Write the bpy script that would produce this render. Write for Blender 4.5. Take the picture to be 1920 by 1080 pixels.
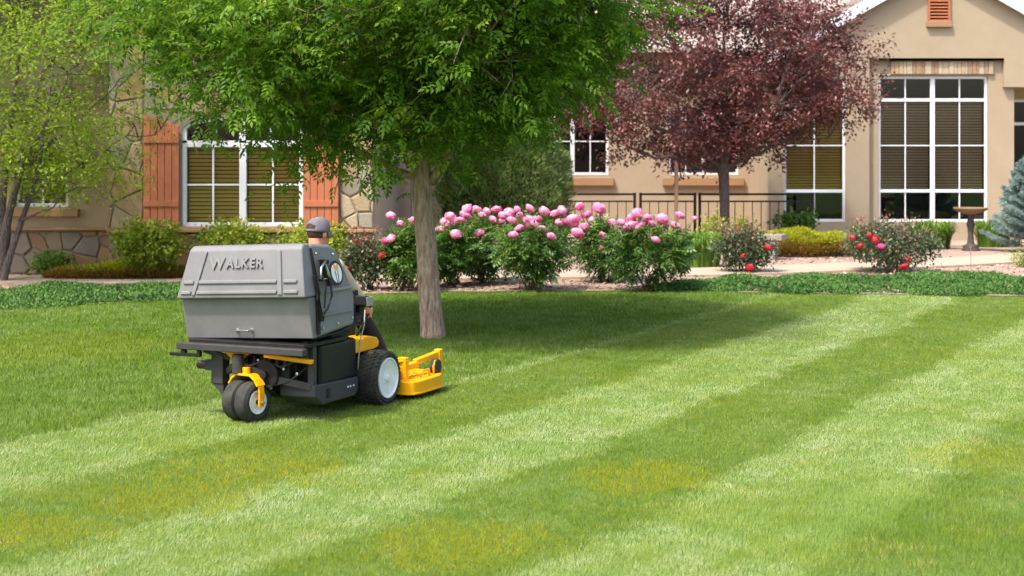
import bpy, bmesh, math, random
import numpy as np
from mathutils import Vector, Matrix, noise as mnoise

# ------------------------------------------------------------------ camera, sky, sun, exposure
for o in list(bpy.data.objects): bpy.data.objects.remove(o)
sc = bpy.context.scene
COL = sc.collection
CAM_H, FPX, HZ = 2.1, 2900.0, 283.0          # camera height (m), focal length and horizon row in photo pixels
cam = bpy.data.cameras.new('camera'); camo = bpy.data.objects.new('camera', cam); COL.objects.link(camo)
camo.location = (0, 0, CAM_H); camo.rotation_euler = (math.radians(90), 0, 0)
cam.sensor_width = 36; cam.lens = FPX / 1920 * 36; cam.shift_y = -(540 - HZ) / 1920
cam.clip_start = 0.1; cam.clip_end = 600
cam.dof.use_dof = True; cam.dof.focus_distance = 12.6; cam.dof.aperture_fstop = 3.2
sc.camera = camo
SUN_EL = math.radians(58); SUN_AZ = (-0.69, -0.72)
n_ = math.hypot(*SUN_AZ)
TOSUN = Vector((SUN_AZ[0]/n_*math.cos(SUN_EL), SUN_AZ[1]/n_*math.cos(SUN_EL), math.sin(SUN_EL)))
w = bpy.data.worlds.new('World'); sc.world = w; w.use_nodes = True
nt = w.node_tree; bg = nt.nodes['Background']
sky = nt.nodes.new('ShaderNodeTexSky'); sky.sky_type = 'NISHITA'; sky.sun_disc = False
sky.sun_elevation = SUN_EL; sky.sun_rotation = math.atan2(TOSUN.x, TOSUN.y); sky.dust_density = 4.0
nt.links.new(sky.outputs[0], bg.inputs[0]); bg.inputs[1].default_value = 0.15
sl = bpy.data.lights.new('sun', 'SUN'); sl.energy = 2.0; sl.angle = math.radians(3.0); sl.color = (1.0, 0.95, 0.87)
so = bpy.data.objects.new('sun', sl); COL.objects.link(so); so.location = (-20, -15, 30)
so.rotation_euler = (-TOSUN).to_track_quat('-Z', 'Y').to_euler()
sc.view_settings.view_transform = 'Standard'; sc.view_settings.look = 'None'
sc.view_settings.gamma = 1; sc.view_settings.use_curve_mapping = False
sc.view_settings.exposure = 1.26

# ------------------------------------------------------------------ helpers
rng = np.random.default_rng(7); random.seed(7)
def G(x, y):
    Y = FPX * CAM_H / (y - HZ); return ((x - 960) * Y / FPX, Y)
def at(x, y, Y): return Vector(((x - 960) * Y / FPX, Y, CAM_H - (y - HZ) * Y / FPX))
def s2l(*c): return tuple(((v/255)/12.92 if v/255 <= .04045 else ((v/255+.055)/1.055)**2.4) for v in c)

def tag(o, label=None, cat=None, group=None, kind=None):
    if label: o['label'] = label
    if cat: o['category'] = cat
    if group: o['group'] = group
    if kind: o['kind'] = kind
    return o
def empty(name, loc=(0,0,0), rz=0):
    o = bpy.data.objects.new(name, None); COL.objects.link(o); o.location = loc; o.rotation_euler = (0,0,rz)
    o.empty_display_size = .2
    return o
def link(name, me, parent=None):
    o = bpy.data.objects.new(name, me); COL.objects.link(o)
    if parent: o.parent = parent
    return o

def newmat(name):
    m = bpy.data.materials.new(name); m.use_nodes = True
    return m, m.node_tree, m.node_tree.nodes['Principled BSDF']
def mat(name, c, rough=.6, c2=None, scale=6, bump=0, bscale=60, metal=0, spec=.4, detail=6, stretch=None):
    m, t, p = newmat(name); N = t.nodes; L = t.links
    p.inputs['Roughness'].default_value = rough; p.inputs['Metallic'].default_value = metal
    p.inputs['Specular IOR Level'].default_value = spec
    tc = N.new('ShaderNodeTexCoord'); src = tc.outputs['Object']
    if stretch:
        mp = N.new('ShaderNodeMapping'); mp.inputs['Scale'].default_value = stretch; L.new(src, mp.inputs[0]); src = mp.outputs[0]
    p.inputs['Base Color'].default_value = (*c, 1)
    if c2:
        nz = N.new('ShaderNodeTexNoise'); nz.inputs['Scale'].default_value = scale; nz.inputs['Detail'].default_value = detail
        nz.inputs['Roughness'].default_value = .65
        L.new(src, nz.inputs['Vector'])
        cr = N.new('ShaderNodeValToRGB'); cr.color_ramp.elements[0].position = .3; cr.color_ramp.elements[1].position = .7
        cr.color_ramp.elements[0].color = (*c, 1); cr.color_ramp.elements[1].color = (*c2, 1)
        L.new(nz.outputs[0], cr.inputs[0]); L.new(cr.outputs[0], p.inputs['Base Color'])
    if bump:
        nb = N.new('ShaderNodeTexNoise'); nb.inputs['Scale'].default_value = bscale; nb.inputs['Detail'].default_value = 8
        L.new(src, nb.inputs['Vector'])
        b = N.new('ShaderNodeBump'); b.inputs['Strength'].default_value = bump; b.inputs['Distance'].default_value = .02
        L.new(nb.outputs[0], b.inputs['Height']); L.new(b.outputs[0], p.inputs['Normal'])
    return m
def leafmat(name, cols, trans=.35, rough=.5, up=.0, attr='rnd', spec=.25, tcol=None):
    """foliage: colour by a per-leaf random value, part of the light passing through the leaf"""
    m, t, p = newmat(name); N = t.nodes; L = t.links
    a = N.new('ShaderNodeAttribute'); a.attribute_name = attr
    cr = N.new('ShaderNodeValToRGB'); e = cr.color_ramp.elements
    while len(e) < len(cols): e.new(.5)
    for i, (pos, c) in enumerate(cols): e[i].position = pos; e[i].color = (*c, 1)
    L.new(a.outputs['Fac'], cr.inputs[0]); L.new(cr.outputs[0], p.inputs['Base Color'])
    p.inputs['Roughness'].default_value = rough; p.inputs['Specular IOR Level'].default_value = spec
    tr = N.new('ShaderNodeBsdfTranslucent'); mx = N.new('ShaderNodeMixShader'); mx.inputs[0].default_value = trans
    hs = N.new('ShaderNodeHueSaturation'); hs.inputs['Value'].default_value = 1.5; hs.inputs['Hue'].default_value = .49 if tcol is None else tcol
    L.new(cr.outputs[0], hs.inputs['Color']); L.new(hs.outputs[0], tr.inputs[0])
    L.new(p.outputs[0], mx.inputs[1]); L.new(tr.outputs[0], mx.inputs[2])
    L.new(mx.outputs[0], N['Material Output'].inputs[0])
    if up:
        g = N.new('ShaderNodeNewGeometry'); vm = N.new('ShaderNodeMix'); vm.data_type = 'VECTOR'
        vm.inputs[0].default_value = up; vm.inputs[5].default_value = (0,0,1)
        L.new(g.outputs['Normal'], vm.inputs[4]); nn = N.new('ShaderNodeVectorMath'); nn.operation = 'NORMALIZE'
        L.new(vm.outputs[1], nn.inputs[0]); L.new(nn.outputs[0], p.inputs['Normal']); L.new(nn.outputs[0], tr.inputs['Normal'])
    return m

class MB:
    def __init__(s): s.v = []; s.f = []
    def add(s, vs, fs):
        k = len(s.v); s.v += [tuple(v) for v in vs]; s.f += [tuple(i+k for i in f) for f in fs]; return s
    def box(s, c, d, rot=None):
        c = Vector(c); hx, hy, hz = d[0]/2, d[1]/2, d[2]/2
        vs = [Vector((x, y, z)) for z in (-hz, hz) for y in (-hy, hy) for x in (-hx, hx)]
        if rot is not None: vs = [rot @ v for v in vs]
        return s.add([v + c for v in vs], [(0,2,3,1),(4,5,7,6),(0,1,5,4),(2,6,7,3),(0,4,6,2),(1,3,7,5)])
    def span(s, x0, x1, y0, y1, z0, z1): return s.box(((x0+x1)/2,(y0+y1)/2,(z0+z1)/2), (x1-x0, y1-y0, z1-z0))
    def beam(s, a, b, wd, ht):
        a = Vector(a); b = Vector(b); d = b - a
        return s.box((a+b)/2, (wd, d.length, ht), d.to_track_quat('Y', 'Z').to_matrix())
    def prism(s, poly, off):                    # poly: 3-D points, off: extrusion vector
        n = len(poly); off = Vector(off); P = [Vector(p) for p in poly]
        vs = P + [p + off for p in P]
        return s.add(vs, [tuple(range(n-1, -1, -1)), tuple(range(n, 2*n))] + [(i, (i+1) % n, (i+1) % n + n, i+n) for i in range(n)])
    def tube(s, pts, rad, n=8, cap=True):
        P = [Vector(p) for p in pts]; R = rad if hasattr(rad, '__len__') else [rad]*len(P)
        k = len(s.v); ref = Vector((.13, .27, .95))
        for i, p in enumerate(P):
            t = (P[min(i+1, len(P)-1)] - P[max(i-1, 0)]).normalized()
            a = t.cross(ref)
            if a.length < .05: a = t.cross(Vector((1, 0, 0)))
            a.normalize(); b = t.cross(a)
            for j in range(n):
                an = 2*math.pi*j/n; s.v.append(tuple(p + (a*math.cos(an) + b*math.sin(an))*R[i]))
        for i in range(len(P)-1):
            for j in range(n):
                s.f.append((k+i*n+j, k+i*n+(j+1) % n, k+(i+1)*n+(j+1) % n, k+(i+1)*n+j))
        if cap:
            s.f.append(tuple(k+j for j in range(n))[::-1]); s.f.append(tuple(k+(len(P)-1)*n+j for j in range(n)))
        return s
    def lathe(s, prof, c, axis=(0,0,1), n=32, cap=True):  # prof: (distance along axis, radius)
        ax = Vector(axis).normalized(); c = Vector(c)
        a = ax.orthogonal().normalized(); b = ax.cross(a); k = len(s.v)
        for (h, r) in prof:
            for j in range(n):
                an = 2*math.pi*j/n; s.v.append(tuple(c + ax*h + (a*math.cos(an) + b*math.sin(an))*r))
        for i in range(len(prof)-1):
            for j in range(n): s.f.append((k+i*n+j, k+i*n+(j+1) % n, k+(i+1)*n+(j+1) % n, k+(i+1)*n+j))
        if cap: s.f.append(tuple(k+j for j in range(n))[::-1]); s.f.append(tuple(k+(len(prof)-1)*n+j for j in range(n)))
        return s
    def mesh(s, name, m, smooth=False):
        me = bpy.data.meshes.new(name); me.from_pydata(s.v, [], s.f); me.update()
        bm = bmesh.new(); bm.from_mesh(me); bmesh.ops.recalc_face_normals(bm, faces=bm.faces); bm.to_mesh(me); bm.free()
        if m: me.materials.append(m)
        if smooth: me.polygons.foreach_set('use_smooth', [True]*len(me.polygons))
        return me
    def build(s, name, m, parent=None, bevel=0, smooth=False, seg=2, auto=None):
        o = link(name, s.mesh(name, m, smooth), parent)
        if bevel:
            b = o.modifiers.new('bevel', 'BEVEL'); b.width = bevel; b.segments = seg; b.limit_method = 'ANGLE'; b.angle_limit = math.radians(35)
            o.data.polygons.foreach_set('use_smooth', [True]*len(o.data.polygons))
            b.harden_normals = True
        elif auto:
            o.data.polygons.foreach_set('use_smooth', [True]*len(o.data.polygons))
            try: o.data.set_sharp_from_angle(angle=math.radians(auto))
            except Exception: pass
        return o

def npmesh(name, V, F, m, attrs=None, smooth=False):
    """fast mesh from arrays; F is (n,3) or (n,4); attrs: face-domain floats"""
    me = bpy.data.meshes.new(name); nv, nf, k = len(V), len(F), F.shape[1]
    me.vertices.add(nv); me.vertices.foreach_set('co', np.ascontiguousarray(V, np.float32).ravel())
    me.loops.add(nf*k); me.loops.foreach_set('vertex_index', np.ascontiguousarray(F, np.int32).ravel())
    me.polygons.add(nf); me.polygons.foreach_set('loop_start', np.arange(0, nf*k, k, dtype=np.int32))
    me.update(calc_edges=True)
    for an, av in (attrs or {}).items():
        a = me.attributes.new(an, 'FLOAT', 'FACE'); a.data.foreach_set('value', np.ascontiguousarray(av, np.float32))
    if smooth: me.polygons.foreach_set('use_smooth', np.ones(nf, bool))
    if m: me.materials.append(m)
    return me
def unit(a): return a / np.maximum(np.linalg.norm(a, axis=-1, keepdims=True), 1e-9)
def leaves(name, P, D, Nn, Ln, Wd, m, fold=.25, rnd=None):
    """one folded four-point leaf per point: base P, along D, roughly facing Nn"""
    n = len(P); D = unit(D); S = unit(np.cross(D, Nn)); U = np.cross(S, D)
    Ln = np.broadcast_to(Ln, n)[:, None]; Wd = np.broadcast_to(Wd, n)[:, None]
    mid = P + D*Ln*.45
    V = np.stack([P, mid + S*Wd*.5 + U*Wd*fold, P + D*Ln - U*Ln*.10, mid - S*Wd*.5 + U*Wd*fold], 1).reshape(-1, 3)
    i = np.arange(n)*4
    F = np.stack([np.stack([i, i+1, i+2], 1), np.stack([i, i+2, i+3], 1)], 1).reshape(-1, 3)
    if rnd is None: rnd = rng.random(n)
    return npmesh(name, V, F, m, {'rnd': np.repeat(rnd, 2)})
def rdir(n): return unit(rng.normal(size=(n, 3)))
def wob(x, y, s, seed=0):
    """smooth pseudo-noise in about -1..1"""
    r = np.random.default_rng(seed); o = 0; tot = 0
    for k in range(9):
        a = r.uniform(0, 6.28); fr = s*r.uniform(.5, 2.6); am = 1/(1+fr/s)
        o = o + am*np.sin((np.cos(a)*x + np.sin(a)*y)*fr + r.uniform(0, 6.28)); tot += am
    return o/tot*1.8

def vnoise(x, y, cell, seed):
    """value noise, -1..1, one random value per cell, smoothly blended"""
    g = np.random.default_rng(seed).uniform(-1, 1, (512, 512)); u = x/cell; v = y/cell; i = np.floor(u).astype(int); j = np.floor(v).astype(int); f = u-i; h = v-j
    f = f*f*(3-2*f); h = h*h*(3-2*h); a = g[i % 512, j % 512]; b = g[(i+1) % 512, j % 512]; c = g[i % 512, (j+1) % 512]; d = g[(i+1) % 512, (j+1) % 512]
    return (a*(1-f)+b*f)*(1-h) + (c*(1-f)+d*f)*h

# ------------------------------------------------------------------ materials
M = {}
M['soil'] = mat('lawn_soil', (.055, .105, .008), .95, (.085, .14, .012), 9)
M['mulch'] = mat('mulch', s2l(138, 112, 98), .95, s2l(184, 160, 144), 14, bump=.8, bscale=50)
M['chip'] = leafmat('bark_chip', [(0, s2l(110, 82, 68)), (.6, s2l(172, 142, 124)), (1, s2l(212, 190, 172))], 0, .9)
M['concrete'] = mat('path_concrete', s2l(168, 150, 130), .85, s2l(182, 164, 144), 3, bump=.15, bscale=90)
M['stucco'] = mat('stucco', (.38, .298, .202), .9, (.42, .332, .228), 1.6, bump=.35, bscale=70)
M['stucco_trim'] = mat('stucco_trim', s2l(156, 122, 90), .9, s2l(164, 130, 96), 3, bump=.3, bscale=70)
M['mortar'] = mat('mortar', s2l(146, 134, 117), .95, s2l(158, 145, 127), 20, bump=.4, bscale=120)
STONE = [((192, 168, 132), (206, 184, 148)), ((204, 182, 146), (214, 196, 164)), ((184, 150, 108), (198, 166, 124)),
         ((172, 162, 142), (190, 180, 160)), ((196, 170, 130), (178, 152, 114)), ((158, 146, 130), (176, 164, 146))]
M['stones'] = [mat('flagstone_%s' % 'abcdef'[i], s2l(*[v*.83 for v in a]), .9, s2l(*[v*.83 for v in b]), 5, bump=.5, bscale=35) for i, (a, b) in enumerate(STONE)]
DST = [((164, 140, 116), (178, 154, 128)), ((178, 136, 92), (188, 150, 106)), ((146, 132, 118), (164, 148, 132)), ((156, 122, 94), (170, 138, 108))]
M['dstones'] = [mat('wainscot_stone_%s' % 'abcd'[i], s2l(*[v*.84 for v in a]), .92, s2l(*[v*.84 for v in b]), 6, bump=.5, bscale=35) for i, (a, b) in enumerate(DST)]
LIN = [(172, 148, 116), (158, 124, 94), (176, 158, 132), (166, 138, 108), (182, 164, 136), (148, 126, 104)]
M['lintel'] = [mat('lintel_stone_%s' % 'abcdef'[i], s2l(*a), .9, s2l(*[v+12 for v in a]), 8, bump=.4, bscale=40) for i, a in enumerate(LIN)]
M['white'] = mat('white_vinyl', (.80, .81, .84), .35, (.74, .75, .79), 2)
M['shutter'] = mat('terracotta_paint', s2l(178, 104, 74), .6, s2l(188, 114, 82), 4, bump=.12, bscale=50, stretch=(6, 6, .5))
M['slat'] = mat('wood_blind', (.78, .48, .07), .5, (.68, .40, .06), 8, stretch=(.6, 4, 4))
M['slat_dark'] = mat('brown_blind', (.46, .31, .17), .5, (.38, .25, .13), 8, stretch=(.6, 4, 4))
M['slat_blue'] = mat('blue_grey_blind', s2l(112, 128, 150), .5, s2l(100, 116, 140), 8)
M['dark_room'] = mat('room_dark', (.015, .013, .012), .9)  # near-black colour stands in for the shade of unlit rooms and openings
M['iron'] = mat('black_iron', (.018, .015, .014), .5, (.03, .022, .02), 12)
M['roof'] = mat('shingle', s2l(150, 136, 128), .92, s2l(176, 160, 148), 9, bump=.5, bscale=50)
M['vent'] = mat('vent_rust', s2l(170, 98, 66), .7, s2l(182, 112, 78), 6)
# window glass: clear, with the mirror reflection of a pane
m, t, p = newmat('window_glass'); N = t.nodes; L = t.links
tb = N.new('ShaderNodeBsdfTransparent'); tb.inputs[0].default_value = (.95, .965, .965, 1)
gb = N.new('ShaderNodeBsdfGlossy'); gb.inputs['Roughness'].default_value = .02
fr = N.new('ShaderNodeFresnel'); fr.inputs[0].default_value = 1.5
mx = N.new('ShaderNodeMixShader'); L.new(fr.outputs[0], mx.inputs[0]); L.new(tb.outputs[0], mx.inputs[1]); L.new(gb.outputs[0], mx.inputs[2])
L.new(mx.outputs[0], N['Material Output'].inputs[0]); M['glass'] = m
# mower
M['hopper'] = mat('grey_plastic', s2l(113, 111, 111), .45, s2l(126, 124, 124), 4.5, bump=.05, bscale=120, spec=.45, detail=10)
M['letter'] = mat('raised_lettering', s2l(126, 125, 124), .4, spec=.5)
M['steel'] = mat('charcoal_steel', s2l(58, 56, 57), .5, s2l(68, 65, 63), 10, spec=.3)
M['black'] = mat('black_metal', (.008, .008, .009), .5, (.02, .018, .016), 14, spec=.25)
M['plastic'] = mat('black_plastic', (.008, .008, .009), .45, (.014, .014, .015), 9, spec=.25)
M['tank_grey'] = mat('tank_grey', s2l(54, 54, 57), .55, s2l(62, 61, 64), 7)
M['yellow'] = mat('mower_yellow', s2l(252, 178, 0), .42, s2l(240, 160, 0), 5, spec=.35)
M['rubber'] = mat('tyre_rubber', (.015, .015, .016), .8, (.055, .055, .040), 11, bump=.2, bscale=60)
M['rim'] = mat('white_rim', (.86, .87, .88), .4, (.66, .68, .62), 14, detail=10)
M['chrome'] = mat('bright_metal', (.62, .62, .6), .3, metal=1)
M['emblem_white'] = mat('decal_white', (.8, .8, .78), .4)
M['emblem_yellow'] = mat('decal_amber', s2l(226, 160, 40), .4)
M['hose'] = mat('hose', s2l(150, 150, 140), .5)
# person
M['skin'] = mat('skin', s2l(206, 142, 112), .5, s2l(196, 128, 100), 12)
M['hair'] = mat('hair', s2l(62, 42, 32), .8, s2l(88, 62, 48), 60, bump=.6, bscale=200)
M['cap'] = mat('cap_cloth', s2l(104, 98, 104), .9, s2l(118, 112, 118), 14, bump=.25, bscale=300)
M['shirt'] = mat('shirt_cloth', s2l(190, 176, 148), .9, s2l(178, 164, 136), 12, bump=.3, bscale=90)
M['trouser'] = mat('trouser_cloth', (.012, .012, .015), .85, (.022, .022, .026), 16, bump=.3, bscale=90)
M['shoe'] = mat('shoe', s2l(128, 118, 112), .7, s2l(110, 100, 96), 10)
M['bark'] = None
def barkmat(name, a, b, sc_=9):
    m, t, p = newmat(name); N = t.nodes; L = t.links; p.inputs['Roughness'].default_value = .95; p.inputs['Specular IOR Level'].default_value = .15
    tc = N.new('ShaderNodeTexCoord'); mp = N.new('ShaderNodeMapping'); mp.inputs['Scale'].default_value = (1, 1, .22); L.new(tc.outputs['Object'], mp.inputs[0])
    nz = N.new('ShaderNodeTexNoise'); nz.inputs['Scale'].default_value = sc_*3.2; nz.inputs['Detail'].default_value = 7; nz.inputs['Roughness'].default_value = .7; L.new(mp.outputs[0], nz.inputs['Vector'])
    vo = N.new('ShaderNodeTexVoronoi'); vo.inputs['Scale'].default_value = sc_*3; L.new(mp.outputs[0], vo.inputs['Vector'])
    cr = N.new('ShaderNodeValToRGB'); cr.color_ramp.elements[0].position = .3; cr.color_ramp.elements[1].position = .68
    cr.color_ramp.elements[0].color = (*a, 1); cr.color_ramp.elements[1].color = (*b, 1)
    L.new(nz.outputs[0], cr.inputs[0]); L.new(cr.outputs[0], p.inputs['Base Color'])
    ad = N.new('ShaderNodeMath'); ad.operation = 'ADD'; L.new(nz.outputs[0], ad.inputs[0]); L.new(vo.outputs[0], ad.inputs[1])
    bp = N.new('ShaderNodeBump'); bp.inputs['Strength'].default_value = 1.0; bp.inputs['Distance'].default_value = .045
    L.new(ad.outputs[0], bp.inputs['Height']); L.new(bp.outputs[0], p.inputs['Normal'])
    return m
M['bark'] = barkmat('ash_bark', s2l(116, 94, 78), s2l(216, 188, 162))
M['bark_grey'] = barkmat('grey_bark', s2l(88, 78, 76), s2l(136, 122, 118), 14)
M['twig'] = mat('twig', s2l(98, 80, 62), .9, s2l(120, 100, 80), 20)
M['post'] = mat('weathered_wood', s2l(142, 112, 90), .9, s2l(164, 134, 110), 12, stretch=(6, 6, .6))
# foliage
M['grass'] = None
M['ash_leaf'] = leafmat('ash_leaf', [(0, (.042, .105, .008)), (.5, (.098, .205, .014)), (.88, (.18, .31, .024)), (1, (.38, .48, .07))], .42)
M['light_leaf'] = leafmat('light_leaf', [(0, (.10, .19, .012)), (.5, (.21, .33, .025)), (.85, (.34, .45, .04)), (1, (.46, .42, .07))], .48)
M['plum_leaf'] = leafmat('plum_leaf', [(0, (.055, .042, .018)), (.35, (.115, .046, .036)), (.7, (.22, .062, .060)), (.88, (.34, .16, .15)), (1, (.55, .42, .38))], .25, rough=.4, spec=.5, tcol=.5)  # palest ramp stops put glossy leaf highlights into the colour
M['peony_leaf'] = leafmat('peony_leaf', [(0, (.028, .078, .010)), (.5, (.075, .165, .022)), (.85, (.14, .25, .04)), (1, (.25, .37, .07))], .32, rough=.35, spec=.5)
M['rose_leaf'] = leafmat('rose_leaf', [(0, (.03, .055, .02)), (.45, (.08, .115, .045)), (.75, (.16, .18, .10)), (.9, (.24, .15, .09)), (1, (.32, .13, .08))], .2, rough=.35, spec=.5)
M['gold_leaf'] = leafmat('gold_leaf', [(0, (.09, .15, .012)), (.5, (.22, .30, .025)), (.85, (.38, .45, .06)), (1, (.46, .38, .08))], .35)
M['juniper_gold'] = leafmat('juniper_gold', [(0, (.12, .09, .010)), (.4, (.26, .25, .018)), (.78, (.46, .50, .028)), (1, (.34, .16, .04))], .2, up=.2)
M['juniper'] = leafmat('juniper_green', [(0, (.045, .09, .02)), (.6, (.10, .165, .04)), (1, (.19, .26, .075))], .15, up=.15)
M['spruce'] = leafmat('blue_spruce', [(0, (.09, .15, .13)), (.5, (.20, .30, .27)), (1, (.38, .50, .46))], .1, tcol=.5)
M['lily_leaf'] = leafmat('lily_leaf', [(0, (.06, .14, .015)), (.6, (.13, .25, .03)), (1, (.24, .37, .06))], .35)
M['cover_leaf'] = leafmat('cover_leaf', [(0, (.035, .095, .016)), (.55, (.08, .185, .032)), (1, (.15, .28, .06))], .3, up=.35)
M['pink'] = leafmat('pink_petal', [(0, s2l(226, 104, 160)), (.5, s2l(243, 162, 204)), (1, s2l(252, 220, 234))], .35, tcol=.5)
M['red'] = leafmat('red_petal', [(0, s2l(170, 24, 40)), (.6, s2l(212, 48, 66)), (1, s2l(232, 96, 108))], .3, tcol=.5)
M['magenta'] = leafmat('magenta_petal', [(0, s2l(206, 60, 130)), (.6, s2l(228, 96, 160)), (1, s2l(240, 140, 190))], .3, tcol=.5)
m = leafmat('grass_blade', [(0, (.048, .110, .004)), (.35, (.110, .205, .010)), (.7, (.255, .365, .100)), (1, (.48, .54, .31))], .3, rough=.6, up=.72, attr='tone', spec=.0)
M['grass'] = m
t = m.node_tree; N = t.nodes; L = t.links       # yellowed patches of turf
cr = [n for n in N if n.type == 'VALTORGB'][0]; a2 = N.new('ShaderNodeAttribute'); a2.attribute_name = 'yellow'
mc = N.new('ShaderNodeMix'); mc.data_type = 'RGBA'; mc.inputs[7].default_value = (.33, .315, .001, 1)
L.new(a2.outputs['Fac'], mc.inputs[0]); L.new(cr.outputs[0], mc.inputs[6])
a3 = N.new('ShaderNodeAttribute'); a3.attribute_name = 'dry'       # cut straw and dry tips
md_ = N.new('ShaderNodeMix'); md_.data_type = 'RGBA'; md_.inputs[7].default_value = (.50, .42, .17, 1)
L.new(a3.outputs['Fac'], md_.inputs[0]); L.new(mc.outputs[2], md_.inputs[6])
for l in list(cr.outputs[0].links):
    if l.to_node != mc: L.new(md_.outputs[2], l.to_socket)

# ------------------------------------------------------------------ ground: lawn, beds, path
EDGE_PX = [(-400, 598), (0, 580), (330, 563), (700, 552), (820, 548), (1250, 546), (1400, 549), (1920, 556), (2500, 560)]
EDGE = np.array([G(*p) for p in EDGE_PX])                       # far edge of the lawn, X -> Y
def lawn_edge(x): return np.interp(x, EDGE[:, 0], EDGE[:, 1])
def sheet(name, pts, z, m, thick=0):
    b = MB()
    if thick: b.prism([(x, y, z-thick) for x, y in pts], (0, 0, thick))
    else: b.add([(x, y, z) for x, y in pts], [tuple(range(len(pts)))])
    return b.build(name, m)
o = MB().add([(-150,-60,0),(150,-60,0),(150,240,0),(-150,240,0)], [(0,1,2,3)]).build('lawn', M['soil']); o['kind'] = 'structure'
xs = np.linspace(-16, 18, 60)
pts = [(x, lawn_edge(x) + .05*math.sin(x*5)) for x in xs] + [(18, 60), (-16, 60)]
o = sheet('mulch_bed', pts, .012, M['mulch']); o['kind'] = 'structure'
PATH = [(-16, 24.4), (-6, 24.9), (-.5, 25.7), (3.1, 26.35), (6.1, 27.6), (9.6, 29.7), (14, 33.2)]
def cat_(P, n=60):
    P = np.array(P); tt = np.linspace(0, len(P)-1, n); out = []
    for t in tt:
        i = min(int(t), len(P)-2); u = t-i; p0 = P[max(i-1, 0)]; p1 = P[i]; p2 = P[i+1]; p3 = P[min(i+2, len(P)-1)]
        out.append(.5*((2*p1) + (-p0+p2)*u + (2*p0-5*p1+4*p2-p3)*u*u + (-p0+3*p1-3*p2+p3)*u**3))
    return np.array(out)
pc = cat_(PATH); tg = np.gradient(pc, axis=0); tg /= np.linalg.norm(tg, axis=1)[:, None]; nr = np.stack([-tg[:, 1], tg[:, 0]], 1)
V = []; F = []
for p, n in zip(pc, nr):
    for sgn, z in ((-1, -.02), (-1, .05), (1, .05), (1, -.02)): V.append((*(p + n*.75*sgn), z))
for i in range(len(pc)-1):
    for j in range(3): F.append((4*i+j, 4*i+4+j, 4*i+5+j, 4*i+1+j))
o = MB().add(V, F).build('garden_path', M['concrete']); o['kind'] = 'structure'
# branch of the path to the house wall on the right, behind the bird bath
o = sheet('garden_path', [(8.6, 33.4), (14, 34.4), (14, 35.6), (8.6, 34.4)], .05, M['concrete'], .07); o['kind'] = 'structure'
# bark chips on the bed
n = 9000; x = rng.uniform(-9, 11, n); y = lawn_edge(x) + .15 + rng.random(n)**1.5*8; P = np.stack([x, y, np.full(n, .02) + rng.random(n)*.015], 1)
D = rdir(n); D[:, 2] *= .25; Nn = np.tile([0, 0, 1.], (n, 1)) + rng.normal(size=(n, 3))*.4
onp = np.array([np.min(np.hypot(pc[:, 0]-a, pc[:, 1]-b)) for a, b in zip(x, y)]) < .7
k = ~onp
o = link('bark_chips', leaves('bark_chips', P[k], D[k], Nn[k], rng.uniform(.05, .12, n)[k], rng.uniform(.02, .05, n)[k], M['chip'], .05))
tag(o, 'loose brown bark chips covering the planting bed', 'bark chips', kind='stuff')

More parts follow.
